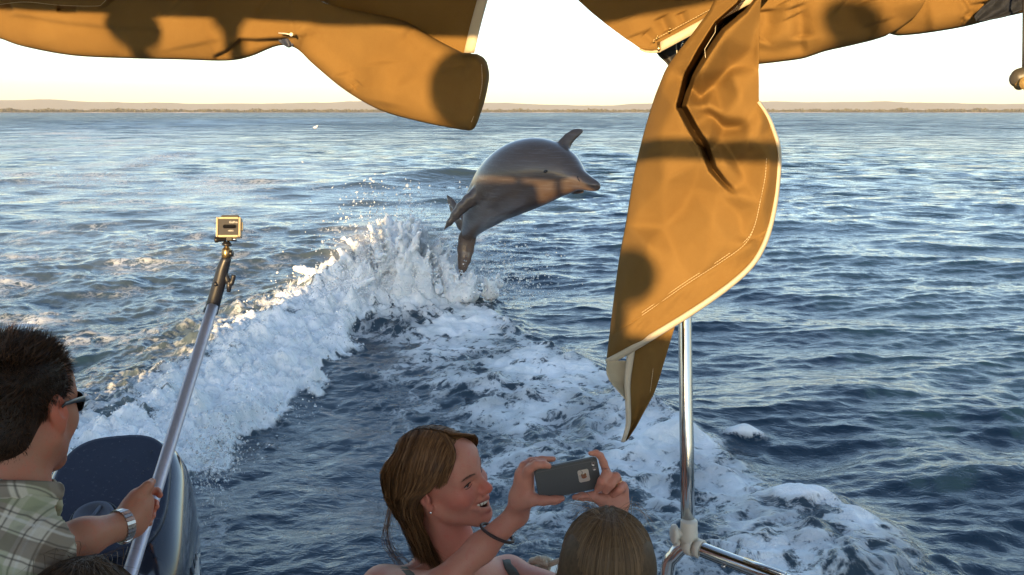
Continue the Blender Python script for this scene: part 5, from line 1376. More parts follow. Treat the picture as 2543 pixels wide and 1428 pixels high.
# ------------------------------------------------------------------ man with the pole
def build_man():
    H = Head(at(53, 1016, 1.50), (.10, .97, -.22), (-.04, .16, 1.0), 1.0)
    root = empty('person', Vector((-1.05, 1.45, .5)), 'dark haired man in a plaid shirt and sunglasses at lower left gripping a pole', 'person')
    sh, el, wr = A3((2, 1290, 1.42)), A3((100, 1372, 1.36)), A3((306, 1303, 1.50))
    pole = lambda t: A3((318 + (527 - 318) * t, 1440 + (765 - 1440) * t, 1.47 + (2.08 - 1.47) * t ** 1.0))
    lsh = sh + [-.34, .20, .02]
    pts = np.array([H.w((0, 0, .13)), H.w((0, .13, 0)), H.w((0, -.12, 0)), sh, el, wr, A3((410, 1180, 1.55)), A3((380, 1310, 1.5))])
    B = Body(pts.min(0) - .09, pts.max(0) + .06, .003)
    H.build(B, False, False, ears=(1,))
    B.cone(H.w((0, -.046, -.185)), (sh + lsh) / 2 + [0, 0, .02], .064, .09, .05)
    B.cone(sh, el, .045, .040, .03); B.chain([el, el * .5 + wr * .5, wr], [.036, .032, .0235], .02)
    r = .00070
    def fing(pts, rads, k=.004): B.chain([A3(p) for p in pts], [q * r for q in rads], k)
    B.cone(wr, A3((336, 1268, 1.535)), .024, .027, .014); B.cone(A3((322, 1290, 1.52)), A3((346, 1238, 1.55)), .024, .021, .014); B.cone(A3((345, 1300, 1.53)), A3((358, 1250, 1.555)), .016, .017, .012)
    B.cone(A3((330, 1312, 1.52)), A3((348, 1290, 1.54)), .018, .016, .012)
    fing([(334, 1255, 1.545), (352, 1226, 1.545), (367, 1208, 1.555), (378, 1196, 1.575)], [20, 15, 13, 10.5], .008)
    fing([(352, 1236, 1.57), (372, 1218, 1.605), (390, 1220, 1.612), (397, 1230, 1.600)], [13, 11.5, 10.5, 9])
    fing([(352, 1258, 1.565), (368, 1246, 1.600), (384, 1250, 1.600), (387, 1259, 1.585)], [13, 12, 11.5, 10])
    fing([(346, 1280, 1.555), (360, 1268, 1.585), (376, 1273, 1.585), (378, 1282, 1.570)], [13, 12, 11.5, 10])
    fing([(340, 1300, 1.545), (352, 1290, 1.570), (367, 1293, 1.572), (371, 1300, 1.557)], [12, 11, 10.5, 9])
    me = B.mesh('man_body', 2); co = verts_of(me); L = H.loc(co)
    fl = .75 * gauss(L, (.08, -.012, 0), (.02, .03, .04)) + .3 * gauss(L, (0, .02, -.15), (.1, .1, .08))
    near = np.exp(-(np.linalg.norm(co - A3((385, 1255, 1.59)), axis=1) / .035) ** 2); fl = np.maximum(fl, .6 * near)
    stub = .32 * gauss(L, (.03, .055, -.085), (.06, .06, .035))
    attr(me, 'flush', np.clip(fl, 0, 1)); attr(me, 'lip', 0 * fl); attr(me, 'dark', np.clip(stub, 0, 1))
    link('body', me, skin_mat('tanned_skin', (.37, .18, .108), (.55, .11, .06)), root)
    # hair
    hm = hair_mat('dark_hair', (.008, .005, .0035), (.13, .062, .028), .5)
    rng = np.random.default_rng(9)
    Hb = Body(H.c - .17, H.c + .17, .0045)
    Hb.ell(H.w((0, -.018, .040)), (.079, .100, .084), H.M); Hb.ell(H.w((0, -.058, -.03)), (.058, .052, .062), H.M, .03)
    Hb.ell(H.w((0, .088, -.020)), (.09, .068, .092), H.M, .01, True); Hb.ell(H.w((.088, .008, -.034)), (.030, .036, .048), H.M, .008, True); Hb.ell(H.w((-.088, .008, -.034)), (.030, .036, .048), H.M, .008, True)
    hme = Hb.mesh('hair_base', 2); attr(hme, 'tone', .25 * rng.random(len(hme.vertices)))
    hair = link('hair', hme, hm, root)
    n = 9500
    d = rng.normal(0, 1, (n * 3, 3)); d /= np.linalg.norm(d, axis=1, keepdims=True)
    p = np.array([0, -.018, .040]) + d * np.array([.079, .100, .084])
    ok = (p[:, 2] > .055 - 1.25 * np.clip(-p[:, 1] + .055, 0, .13)) & ~((np.abs(p[:, 0]) > .05) & (p[:, 2] < .012) & (p[:, 1] > -.028)); p = p[ok][:n]; d = d[ok][:n]
    ext = rng.normal(0, 1, (3600, 3)); ext /= np.linalg.norm(ext, axis=1, keepdims=True); pe = np.array([0, -.058, -.03]) + ext * np.array([.058, .052, .062]); oke = (pe[:, 1] < -.06) & (pe[:, 2] > -.088)
    p = np.concatenate([p, pe[oke]]); d = np.concatenate([d, ext[oke]])
    comb = np.array([0, -.35, -.15])[None] + .30 * np.stack([fbm2(p[:, 0] * 30, p[:, 2] * 30, 2), fbm2(p[:, 0] * 30 + 9, p[:, 1] * 30, 2), fbm2(p[:, 1] * 30 + 4, p[:, 2] * 30, 2)], -1)
    topw = sstep(.05, .11, p[:, 2])[:, None]
    comb = comb * (1 - topw) + topw * (np.array([.15, .55, .38]) + rng.normal(0, .32, p.shape))
    g = d * .55 + comb; g /= np.linalg.norm(g, axis=1, keepdims=True)
    ln = (.014 + .016 * topw[:, 0]) * rng.uniform(.6, 1.3, len(p)) * np.where(p[:, 2] < -.02, .55, 1)
    C = np.stack([p, p + (d * .4 + g * .6) * ln[:, None] * .5, p + g * ln[:, None] + np.array([0, -.1, -.15]) * ln[:, None] * (1 - topw)], 1)
    ribbons('hair_locks', H.c + C @ H.M.T, .0012, hm, hair, H.c, np.clip(rng.beta(1.2, 2.6, len(p)), 0, 1), rng)
    # sunglasses
    gl = NT('dark_lens'); gl.set('Base Color', rgb(.006, .006, .008)); gl.set('Roughness', .06)
    bm = bmesh.new()
    tube_bm(bm, [Vector(H.w(q)) for q in ((.0885, -.018, .004), (.086, -.004, .008), (.082, .03, .010), (.076, .066, .010), (.066, .086, .008))], [.0028, .0034, .004, .0055, .006], 8, flat=(Vector(H.M[:, 0]), .5))
    sg = bm_link('sunglasses', bm, M_DARK, root)
    bm = bmesh.new(); grid = []
    for i in range(13):
        a = i / 12; row = []
        for j in range(7):
            b = j / 6 - .5
            row.append(bm.verts.new(H.w((.068 - a * .062, .084 + .026 * math.sin(a * 1.45) - .006 * abs(b) * 2, .004 + b * -.040 * (1 - .35 * (2 * a - 1) ** 4)))))
        grid.append(row)
    for i in range(12):
        for j in range(6): bm.faces.new((grid[i][j], grid[i + 1][j], grid[i + 1][j + 1], grid[i][j + 1]))
    o = bm_link('lens', bm, gl.m, sg); m = o.modifiers.new('thickness', 'SOLIDIFY'); m.thickness = .002
    # plaid shirt: panels carry their own cloth coordinates so the checks follow torso and sleeve
    Sb = Body(np.minimum(sh, lsh) + [-.16, -.22, -.62], np.maximum(sh, lsh) + [.34, .26, .16], .0042)
    mid = (sh + lsh) / 2
    Sb.cone(sh + [-.03, .02, -.005], lsh + [.03, -.02, -.005], .072, .072, .06)
    Sb.cone(mid + [0, 0, -.06], mid + [.02, .02, -.55], .155, .150, .09)
    Sb.cone(mid + [.12, -.05, -.10], mid + [.1, -.02, -.5], .10, .11, .08); Sb.cone(mid + [-.12, .06, -.10], mid + [-.1, .05, -.5], .10, .11, .08)
    el2 = el * .66 + wr * .34
    Sb.chain([sh, el, el2], [.062, .056, .050], .03)
    nk = H.w((0, -.04, -.155))
    Sb.cone(nk, mid + [0, .02, .05], .079, .108, .05)
    Sb.cone(H.w((0, -.02, -.07)), H.w((0, -.05, -.20)), .069, .072, .003, True)
    Sb.cone(el2 - (wr - el2) * .1, el2 + (wr - el2) * .6, .042, .042, .002, True); Sb.cone(el2 + (wr - el2) * .19, el2 + (wr - el2) * .7, .075, .075, 0, True)
    def wrinkle(co):
        return .0045 * fbm2(co[:, 0] * 16 + co[:, 2] * 9, co[:, 1] * 12 - co[:, 2] * 15, 3) + .003 * fbm2(co[:, 0] * 40, co[:, 2] * 40 + co[:, 1] * 30, 2)
    sme = Sb.mesh('plaid_shirt', 2); co = verts_of(sme)
    nrm = np.empty(len(sme.vertices) * 3, np.float32); sme.vertices.foreach_get('normal', nrm); nrm = nrm.reshape(-1, 3)
    co2 = co + nrm * wrinkle(co)[:, None]; sme.vertices.foreach_set('co', co2.astype(np.float32).ravel()); sme.update()
    u1 = np.array([.72, -.45, -.52]); u1 /= np.linalg.norm(u1)       # along the sleeve / across the back
    ad = (el2 - sh) / np.linalg.norm(el2 - sh)
    tt = np.clip(((co - sh) @ (el - sh)) / ((el - sh) @ (el - sh)), 0, 1)
    dz = np.linalg.norm(co - (sh + tt[:, None] * (el - sh)), axis=1)
    arm = sstep(.0, .22, (co - sh) @ ad / .2) * (dz < .12)
    arm = (((co - sh) @ ad > .02) & (dz < .10)).astype(float)
    ua, va = (co - sh) @ ad, (co - sh) @ np.cross(ad, [0.25, -.85, .45])
    s0 = Vector(sh - lsh).normalized(); ub, vb = (co - mid) @ np.array(s0), (co - mid)[:, 2] * .9 + (co - mid)[:, 1] * .5
    attr_vec(sme, 'cloth', np.stack([np.where(arm > .5, ua, ub), np.where(arm > .5, va, vb), arm], -1))
    t = NT('plaid_cotton'); cv = t.attrib('cloth', True); sep = t.node('SeparateXYZ'); t.lk(cv, sep.inputs[0])
    def stripes(v, per, spec):
        fr = t.math('FRACT', t.math('MULTIPLY', v, 1 / per)); out = None
        for c0, hw in spec:
            m = t.maprange(t.math('ABSOLUTE', t.math('SUBTRACT', fr, c0)), hw + .012, hw - .012); out = m if out is None else t.math('MAXIMUM', out, m)
        return out
    U, V = sep.outputs[0], sep.outputs[1]
    col = rgb(.60, .54, .42)
    def over(col, fac, c, op=.6): return t.mix(t.math('MULTIPLY', fac, op), col, rgb(*c))
    for v, per in ((U, .118), (V, .104)):
        col = over(col, stripes(v, per, [(.22, .13)]), (.105, .066, .042), .66)
        col = over(col, stripes(v, per, [(.62, .10)]), (.20, .25, .10), .42)
        col = over(col, stripes(v, per, [(.42, .012), (.80, .012), (.05, .010)]), (.03, .022, .022), .75)
        col = over(col, stripes(v, per, [(.88, .020)]), (.70, .66, .58), .6)
    wv = t.noise(t.coord(), 420, 2)
    t.set('Base Color', t.mix(t.math('MULTIPLY', wv, .25), col, rgb(.2, .17, .13))); t.set('Roughness', .85); t.set('Specular IOR Level', .2)
    t.bump(wv, .2, .001)
    link('plaid_shirt', sme, t.m, root)
    # collar and cuff
    na = Vector(H.w((0, -.02, -.07)) - H.w((0, -.05, -.20))).normalized(); nc = Vector(H.w((0, -.036, -.138)))
    def band(name, c, ax, r, tr):
        x = ax.orthogonal().normalized(); y = ax.cross(x); bm = bmesh.new()
        tube_bm(bm, [c + (x * math.cos(i / 36 * 2 * math.pi) + y * math.sin(i / 36 * 2 * math.pi)) * r for i in range(37)], tr, 10, False, flat=(x, 1.0))
        for v in bm.verts: v.co = c + (v.co - c) + ax * (v.co - c).dot(ax) * .9
        o = bm_link(name, bm, t.m, root); n_ = len(o.data.vertices)
        P_ = verts_of(o.data); attr_vec(o.data, 'cloth', np.stack([(P_ - sh) @ np.array([.8, .3, .2]), (P_ - sh) @ np.array([-.2, .7, .6]), 0 * P_[:, 0]], -1))
    band('collar', nc, na, .078, .0085)
    Lg = Body(mid + [-.3, -.3, -1.1], mid + [.5, .55, -.5], .012); hip = mid + [.02, .02, -.62]
    for q in (-.1, .1):
        kn = hip + [.22 + q, .26, .02]; Lg.cone(hip + [q, -q * .5, 0], kn, .095, .07, .05); Lg.cone(kn, kn + [.02, .02, -.38], .065, .05, .04)
    link('trousers', Lg.mesh('man_trousers', 1), simple('blue_trousers', (.04, .05, .08), .8), root)
    # wrist watch
    d = Vector(wr - el).normalized(); wc = Vector(wr) - d * .004; x = d.orthogonal().normalized(); y = d.cross(x)
    bm = bmesh.new(); N = 26
    for i in range(N):
        a0, a1 = 2 * math.pi * i / N + .02, 2 * math.pi * (i + 1) / N - .02
        vs = []
        for rr in (.0265, .0300):
            for a in (a0, a1):
                for ww in (-.0085, .0085): vs.append(bm.verts.new(wc + (x * math.cos(a) + y * math.sin(a)) * rr + d * ww))
        for f in ((0, 1, 3, 2), (4, 6, 7, 5), (0, 4, 5, 1), (2, 3, 7, 6), (0, 2, 6, 4), (1, 5, 7, 3)): bm.faces.new([vs[k] for k in f])
    tag(bm_link('watch_band', bm, simple('steel_links', (.50, .49, .47), .28, 1.0), root, False), kind='stuff')
    bm = bmesh.new(); lathe_bm(bm, wc + Vector((.0, .4, -.9)).normalized() * .028, Vector((0, .4, -.9)), [(0, .016), (.006, .0165), (.008, .014)], 24); bm_link('watch_face', bm, M_STEEL, root)
    return H, pole
MAN, POLE = build_man()

# ------------------------------------------------------------------ heads at the lower edge, seen from behind
def back_head(c, fwd, up, sc, label, hcol, seed, nlocks, skin):
    H = Head(c, fwd, up, sc)
    root = empty('person', Vector(H.w((0, -.03, -.5))), label, 'person')
    B = Body(H.c - .25 * sc - [.1, .1, .22], H.c + [.25, .2, .2], .006)
    H.build(B, True, False, ears=(1, -1)); nb = H.w((0, -.046, -.185))
    B.cone(nb + [-.13, 0, -.05], nb + [.13, 0, -.05], .04, .04, .05); B.cone(nb + [0, 0, -.05], nb + [0, 0, -.25], .10, .11, .06)
    me = B.mesh('back_body', 1); z = np.zeros(len(me.vertices)); [attr(me, k, z) for k in ('lip', 'flush', 'dark')]
    link('body', me, skin, root)
    hm = hair_mat('long_hair', *hcol)
    Hb = Body(H.c - .27, H.c + .2, .006)
    Hb.ell(H.w((0, -.018, .040)), np.array((.086, .106, .087)) * sc, H.M)
    Hb.chain([H.w((0, -.05, .0)), H.w((0, -.075, -.10)), H.w((0, -.085, -.20))], np.array([.085, .080, .07]) * sc, .05, flat=(H.M[:, 1], .6))
    Hb.ell(H.w((0, .085, -.03)), np.array((.075, .075, .10)) * sc, H.M, .012, True)
    hme = Hb.mesh('hair_base', 2); rng = np.random.default_rng(seed); attr(hme, 'tone', .25 * rng.random(len(hme.vertices)))
    hair = link('hair', hme, hm, root)
    n = nlocks; th = rng.uniform(-math.pi * .98, math.pi * .98, n)   # around the crown, 0 = straight back
    a = np.sin(th); b = -np.cos(th)
    j = lambda s: rng.normal(0, s, n)
    off = np.sign(a) * .004
    rr = rng.uniform(0, 1, n)
    C = np.stack([
        np.stack([off + j(.002), -.02 + .05 * rr * (b > -2) - .03 * rng.random(n), np.full(n, .128)], -1),
        np.stack([a * .050, -.018 + b * .060, np.full(n, .108) + j(.003)], -1),
        np.stack([a * .082 + j(.002), -.018 + b * .096, np.full(n, .052)], -1),
        np.stack([a * .092 + j(.004), -.022 + b * .100, np.full(n, -.01)], -1),
        np.stack([a * .092 + j(.006), -.030 + b * .092, np.full(n, -.08)], -1),
        np.stack([a * .088 + j(.010), -.036 + b * .085, np.full(n, -.17) + j(.02)], -1)], 1)
    front = (b > .35) & (np.abs(a) < .8)
    C = C[~front]
    S3 = spline_np(C, 18)
    e = (S3 - np.array([0, -.018, .040])) / np.array([.089, .109, .090]); q = np.linalg.norm(e, axis=-1, keepdims=True)
    out = np.array([0, -.018, .040]) + e / np.maximum(q, 1e-6) * np.maximum(q, 1 + rng.uniform(0, .035, (len(C), 1, 1))) * np.array([.089, .109, .090])
    S3 = np.where(S3[..., 2:] > -.02, out, S3)
    ribbons('hair_locks', H.c + (S3 * sc) @ H.M.T, .0019, hm, hair, H.c, np.clip(rng.normal(.5, .28, len(C)), 0, 1), rng)
    k = 26; fl = np.stack([np.array([(q1 * .02 + rng.normal(0, .02), -.02 + rng.normal(0, .03), .125), (q1 * .05, -.02 + rng.normal(0, .03), .145), (q1 * .09, -.03 + rng.normal(0, .03), .12 + rng.normal(0, .02))]) for q1 in rng.choice([-1, 1], k)])
    ribbons('loose_strands', H.c + (spline_np(fl, 8) * sc) @ H.M.T, .0009, hm, hair, H.c, np.full(k, .9), rng)
    return root
fair = bpy.data.materials['fair_skin']
back_head(at(1504, 1418, 1.55), (.05, .97, -.10), (.06, .12, 1), .94, 'person with long light brown hair parted in the middle, head seen from behind', ((.060, .036, .017), (.20, .125, .062)), 31, 4200, fair)
back_head(at(214, 1580, 1.30), (.25, .95, -.2), (0, .15, 1), .98, 'person with dark brown hair, only the crown showing below the plaid shirt', ((.020, .013, .009), (.085, .052, .028)), 32, 2200, fair)
# ------------------------------------------------------------------ outboard motor on the stern
def build_motor():
    mS, mN = Vector((.965, .262, 0)), Vector((-.262, .965, 0))     # the engine is steered over
    org = at(272, 1215, 2.58); org.z = 0
    def mp(s, f, z): return org + mS * s + mN * f + Vector((0, 0, z))
    sc = fc = 0
    def mbox(bm, s0, s1, f0, f1, z0, z1, bev):
        vs = [bm.verts.new(mp(s, f, z)) for z in (z0, z1) for f in (f0, f1) for s in (s0, s1)]
        fs = [bm.faces.new([vs[i] for i in q]) for q in ((0, 1, 3, 2), (4, 6, 7, 5), (0, 4, 5, 1), (2, 3, 7, 6), (0, 2, 6, 4), (1, 5, 7, 3))]
        bmesh.ops.bevel(bm, geom=list({e for f in fs for e in f.edges}), offset=bev, segments=3, affect='EDGES', profile=.5)
    root = empty('outboard_motor', mp(0, 0, .3), 'dark blue outboard motor with round cap on its cowling behind the plaid shirt', 'outboard motor')
    z0 = at(300, 1108, 2.78).z - .955 - .08
    lev = [(.15, .17, .22), (.30, .205, .27), (.42, .225, .292), (.50, .235, .302), (.62, .243, .308), (.74, .243, .306), (.82, .236, .298), (.88, .222, .284), (.92, .203, .264), (.945, .180, .240), (.958, .150, .208), (.964, .10, .15), (.966, .04, .06)]
    def tilt(f, z): return z + z0 + .42 * f * sstep(.45, .95, np.array(z))
    N = 64
    def ring(a, b, z, n=3.6, up=0.0):
        out = []
        for k in range(N):
            th = 2 * math.pi * k / N; c, s = math.cos(th), math.sin(th)
            x = math.copysign(abs(c) ** (2 / n), c) * a; y = math.copysign(abs(s) ** (2 / n), s) * b
            out.append(mp(x, y, float(tilt(y, z)) + up))
        return out
    def loft(name, rings, mat, parent, cap0=True, cap1=True):
        bm = bmesh.new(); R_ = [[bm.verts.new(p) for p in r] for r in rings]
        for i in range(len(R_) - 1):
            for k in range(N): bm.faces.new((R_[i][k], R_[i][(k + 1) % N], R_[i + 1][(k + 1) % N], R_[i + 1][k]))
        if cap0: bm.faces.new(R_[0][::-1])
        if cap1: bm.faces.new(R_[-1])
        return bm_link(name, bm, mat, parent)
    t = NT('navy_cowl'); c = t.coord(); n = t.noise(c, 9, 4, .6)
    t.set('Base Color', t.mix(n, rgb(.014, .018, .030), rgb(.024, .030, .048))); t.set('Roughness', t.maprange(n, .3, .7, .10, .20)); t.set('Coat Weight', .8); t.set('Coat Roughness', .05)
    sp = t.noise(c, 130, 2); t.bump(t.math('MULTIPLY', t.maprange(sp, .68, .74), 1.0), .25, .002)
    cow = loft('cowling', [ring(a, b, z) for z, a, b in lev], t.m, root)
    # recessed matt panel on the top with a raised lip
    t = NT('navy_panel'); c = t.coord(); n = t.noise(c, 14, 4, .6)
    t.set('Base Color', t.mix(t.math('MULTIPLY', t.maprange(t.noise(c, 70, 3, .7), .60, .70), .30), t.mix(n, rgb(.010, .015, .034), rgb(.018, .024, .050)), rgb(.16, .17, .19))); t.set('Roughness', .48); t.bump(t.noise(c, 320, 2), .12, .001)
    dr = t.noise(c, 95, 1); 
    loft('top_panel', [ring(.176, .236, .951, 3.0, .0), ring(.174, .234, .951, 3.0, .009), ring(.168, .228, .955, 3.0, .013), ring(.158, .217, .957, 3.0, .010), ring(.11, .16, .964, 2.6, .004), ring(.05, .07, .966, 2.2, .003)], t.m, root)
    # dark drops sitting on the panel
    bm = bmesh.new(); rng = random.Random(4)
    for _ in range(16):
        x, y = rng.uniform(-.13, .13), rng.uniform(-.1, .19)
        bmesh.ops.create_icosphere(bm, subdivisions=1, radius=rng.uniform(.0015, .0035), matrix=Matrix.Translation(mp(x, y, float(tilt(y, .966)) + .008)) @ Matrix.Diagonal((1.3, 1, .5, 1)))
    tag(bm_link('water_drops', bm, simple('water_drop', (.02, .02, .025), .05), root), kind='stuff')
    # round cap with its slot, in a dark well
    cx, cy = -.03, -.105
    cx = -.03
    base = mp(cx, cy, float(tilt(cy, .966)) + .004); axn = (Vector((0, 0, 1)) - mN * .42).normalized()
    bm = bmesh.new(); lathe_bm(bm, base, axn, [(0, .066), (.004, .068), (.005, .062), (.002, .060)], 40); bm_link('cap_well', bm, M_DARK, root)
    bm = bmesh.new(); lathe_bm(bm, base + axn * .003, axn, [(0, .057), (.012, .057), (.016, .053), (.0165, .040), (.010, .036), (.009, .01)], 40); cap = bm_link('cap', bm, simple('slate_cap', (.085, .095, .125), .5, bump=.1, scale=200), root)
    bm = bmesh.new(); u = (mS * .45 + mN * .9 + Vector((0, 0, .38))).normalized(); tube_bm(bm, [base + axn * .014 - u * .037, base + axn * .014 + u * .037], .0062, 10); bm_link('cap_grip', bm, cap.data.materials[0], cap)
    # seam, lower pan and leg
    loft('seam', [ring(.2465, .3115, .395), ring(.2465, .3115, .41)], M_DARK, root) if False else None
    loft('seal_band', [ring(.2435, .309, .52 - .02), ring(.245, .3105, .52), ring(.2435, .309, .52 + .02)], M_DARK, root, False, False)
    bm = bmesh.new(); mbox(bm, -.09, .09, -.42, -.16, -.05, z0 + .40, .03); bm_link('mounting_bracket', bm, M_DARK, root)
    bm = bmesh.new(); mbox(bm, -.06, .06, -.16, .20, -.9, z0 + .20, .04); bm_link('leg', bm, cow.data.materials[0], root)
    bm = bmesh.new(); p = mp(.05, -.285, float(tilt(-.285, .70)))
    tube_bm(bm, [p + mS * -.03 - mN * .04, p + mS * .05 - mN * .042, p + mS * .09 - mN * .03 + Vector((0, 0, .012))], .007, 10); bm_link('latch', bm, simple('pale_latch', (.32, .29, .22), .3), root)
    # black plate standing in for the dark recess on the boat side
    bm = bmesh.new(); mbox(bm, -.17, .14, -.322, -.29, z0 + .46, z0 + .64, .012); bm_link('recess_plate', bm, M_DARK, root)
    # white strokes of the lettering on its right side
    def on_side(px, py, s=None):
        a, b = (px - 1271.5) / FPX, (714 - py) / FPX
        dd = Vector((a, CP + b * SP, -SP + b * CP)); o = Vector((0, 0, CAM_H)); s = sc + .2465
        tt_ = (s - (o - P0).dot(SV)) / dd.dot(SV); return o + dd * tt_
    wm = simple('white_decal', (.72, .72, .72), .35)
    base_f, top_z = -.02, z0 + .74
    def quad(f0, z_0, f1, z_1, w):
        bm = bmesh.new(); vs = []
        for (f, z) in ((f0, z_0), (f0 + w, z_0), (f1 + w, z_1), (f1, z_1)): vs.append((f, z))
        A = [bm.verts.new(mp(.2450, f, float(z))) for f, z in vs]; Bv = [bm.verts.new(mp(.2475, f, float(z))) for f, z in vs]
        bm.faces.new(A[::-1]); bm.faces.new(Bv)
        for i in range(4): bm.faces.new((A[i], A[(i + 1) % 4], Bv[(i + 1) % 4], Bv[i]))
        bm_link('lettering', bm, wm, root, False)
    h = .15
    for f0 in (-.19, -.10):
        quad(f0, top_z - h, f0 + .012, top_z, .016); quad(f0 + .030, top_z - h, f0 + .012 + .004, top_z, .014); quad(f0 + .030, top_z - h, f0 + .052, top_z, .014); quad(f0 + .060, top_z - h, f0 + .056, top_z, .016)
    return root
build_motor()

# ------------------------------------------------------------------ pole with boat hook head, and the small camera on it
def build_pole():
    P = lambda t: Vector(POLE(t))
    root = empty('camera_pole', P(0), 'silver telescopic pole with a black boat hook end held by the man', 'pole')
    t = NT('satin_aluminium'); c = t.coord(); t.set('Base Color', t.mix(t.noise(t.mapping(c, (60, 60, 4)), 3, 3), rgb(.46, .46, .54), rgb(.60, .60, .68))); t.set('Metallic', .45); t.set('Roughness', .42)
    bm = bmesh.new(); tube_bm(bm, [P(-.45 + 1.46 * i / 12) for i in range(13)], .0133, 20); bm_link('shaft', bm, t.m, root)
    Y = 2.09
    a = lambda x, y, dy=0.0: at(x, y, Y + dy)
    k = Y / FPX
    blk = simple('navy_black_plastic', (.012, .014, .022), .40, var=.25)
    bm = bmesh.new(); tube_bm(bm, [a(524, 775), a(527, 765), a(540, 718), a(548, 690), a(553, 668), a(560, 648), a(566, 634)], [16.5 * k, 17 * k, 16.5 * k, 16 * k, 15 * k, 13 * k, 11 * k], 18); hk = bm_link('hook_head', bm, blk, root)
    bm = bmesh.new(); tube_bm(bm, catmull([a(556, 672), a(562, 688), a(567, 700), a(573, 704), a(577, 697), a(581, 682)], 5), [8 * k] * 10 + [7 * k] * 9 + [6 * k] * 6 + [5 * k], 10); bm_link('hook_prong', bm, blk, hk)
    bm = bmesh.new(); tube_bm(bm, [a(568, 698), a(569, 712), a(568, 725)], [7 * k, 6.5 * k, 5 * k], 10); bm_link('hook_prong', bm, blk, hk)
    bm = bmesh.new(); lathe_bm(bm, a(540, 704, -.014), a(530, 704) - a(541, 700), [(0, 6 * k), (7 * k, 6 * k), (9 * k, 4 * k)], 14); bm_link('lock_button', bm, blk, hk)
    bm = bmesh.new(); lathe_bm(bm, a(522, 778), a(530, 750) - a(522, 778), [(0, 17.5 * k), (4 * k, 18.5 * k), (9 * k, 18.5 * k), (11 * k, 17 * k)], 20); bm_link('collar', bm, blk, hk)
    # ball head
    gold = simple('bronze_metal', (.30, .21, .10), .28, .9)
    bm = bmesh.new(); lathe_bm(bm, a(562, 643), a(563.5, 610) - a(562, 643), [(0, 10 * k), (5 * k, 12 * k), (24 * k, 12 * k), (29 * k, 8 * k), (31 * k, 6 * k), (42 * k, 5 * k)], 20); bh = bm_link('ball_head', bm, gold, root)
    bm = bmesh.new(); lathe_bm(bm, a(566, 630, -.004), a(580, 629) - a(566, 630), [(0, 5 * k), (5 * k, 8 * k), (12 * k, 9 * k), (13 * k, 7 * k)], 12); bm_link('clamp_knob', bm, M_DARK, bh)
    bm = bmesh.new(); lathe_bm(bm, a(563.5, 612), a(564, 596) - a(563.5, 612), [(0, 6 * k), (3 * k, 12 * k), (6 * k, 13 * k), (9 * k, 11 * k), (13 * k, 6 * k)], 20); bm_link('mount_plate', bm, M_DARK, bh)
    # --- camera in its clear housing
    Yc = 2.10; k = Yc / FPX; cc = at(569.5, 566, Yc)
    X = Vector((1, .10, -.01)).normalized(); Z = Vector((.03, .34, 1)); Z = (Z - X * Z.dot(X)).normalized(); Yn = Z.cross(X)
    cam_r = empty('action_camera', cc, 'small action camera in a clear square housing on top of the pole', 'camera')
    M = Matrix((X, Yn, Z)).transposed().to_4x4(); M.translation = cc
    def box(name, x0, x1, y0, y1, z0, z1, mat, bev, par, seg=3):
        bm = bmesh.new(); vs = [bm.verts.new(M @ Vector((x * k, y * k, z * k))) for z in (z0, z1) for y in (y0, y1) for x in (x0, x1)]
        for q in ((0, 1, 3, 2), (4, 6, 7, 5), (0, 4, 5, 1), (2, 3, 7, 6), (0, 2, 6, 4), (1, 5, 7, 3)): bm.faces.new([vs[i] for i in q])
        if bev: bmesh.ops.bevel(bm, geom=bm.edges[:], offset=bev * k, segments=seg, affect='EDGES')
        return bm_link(name, bm, mat, par, False)
    clear = simple('clear_housing', (.50, .42, .28), .30, .0, var=.05)
    for (x0, x1, z0, z1) in ((-29.5, -25, -25, 25), (25, 29.5, -25, 25), (-24.9, 24.9, 20.5, 25), (-24.9, 24.9, -25, -20.5)):
        box('housing_frame', x0, x1, -14, 14, z0, z1, clear, 1.5, cam_r)
    bk = box('camera_body', -24.8, 24.8, -10.5, 12, -20.4, 20.4, simple('camera_black', (.030, .030, .036), .5, spec=.3), 1.0, cam_r)
    box('back_window', -13, 19, -11.2, -10.4, -3.5, 6, simple('window_black', (.006, .006, .008), .12), 2, bk)
    box('latch', -19, 24, -9, 12, 25.5, 31, M_DARK, 1.5, cam_r)
    box('hinge', 30, 33, -6, 6, -8, 14, clear, 1, cam_r)
    box('mount_foot', -6, 8, -6, 6, -33, -25.5, M_DARK, 1, cam_r)
    bm = bmesh.new(); lathe_bm(bm, M @ Vector((-8 * k, 0, -30 * k)), -X, [(0, 5 * k), (18 * k, 5 * k), (19 * k, 7.5 * k), (26 * k, 7.5 * k), (27 * k, 5 * k)], 14); bm_link('thumb_screw', bm, M_DARK, cam_r)
    bm = bmesh.new(); lathe_bm(bm, M @ Vector((8 * k, 0, -29 * k)), X, [(0, 5 * k), (10 * k, 5 * k), (11 * k, 3 * k)], 12); bm_link('screw_nut', bm, M_STEEL, cam_r)
    wm = simple('white_print', (.75, .75, .75), .4)
    def text(name, body, size, x, z):
        cu = bpy.data.curves.new(name, 'FONT'); cu.body = body; cu.size = size * k; cu.extrude = .0001; cu.align_x = 'CENTER'
        tmp = bpy.data.objects.new('tmp', cu); COL.objects.link(tmp); dg = bpy.context.evaluated_depsgraph_get(); dg.update()
        me = bpy.data.meshes.new_from_object(tmp.evaluated_get(dg)); COL.objects.unlink(tmp); bpy.data.objects.remove(tmp)
        me.transform(Matrix.Rotation(R(90), 4, 'X')); me.transform(Matrix.Translation((x * k, -11.0 * k, z * k))); me.transform(M)
        link(name, me, wm, bk, False)
    text('lettering', 'GoPro', 7.5, 12, 10)
    text('lettering', 'HERO', 5, 6, -11)
build_pole()

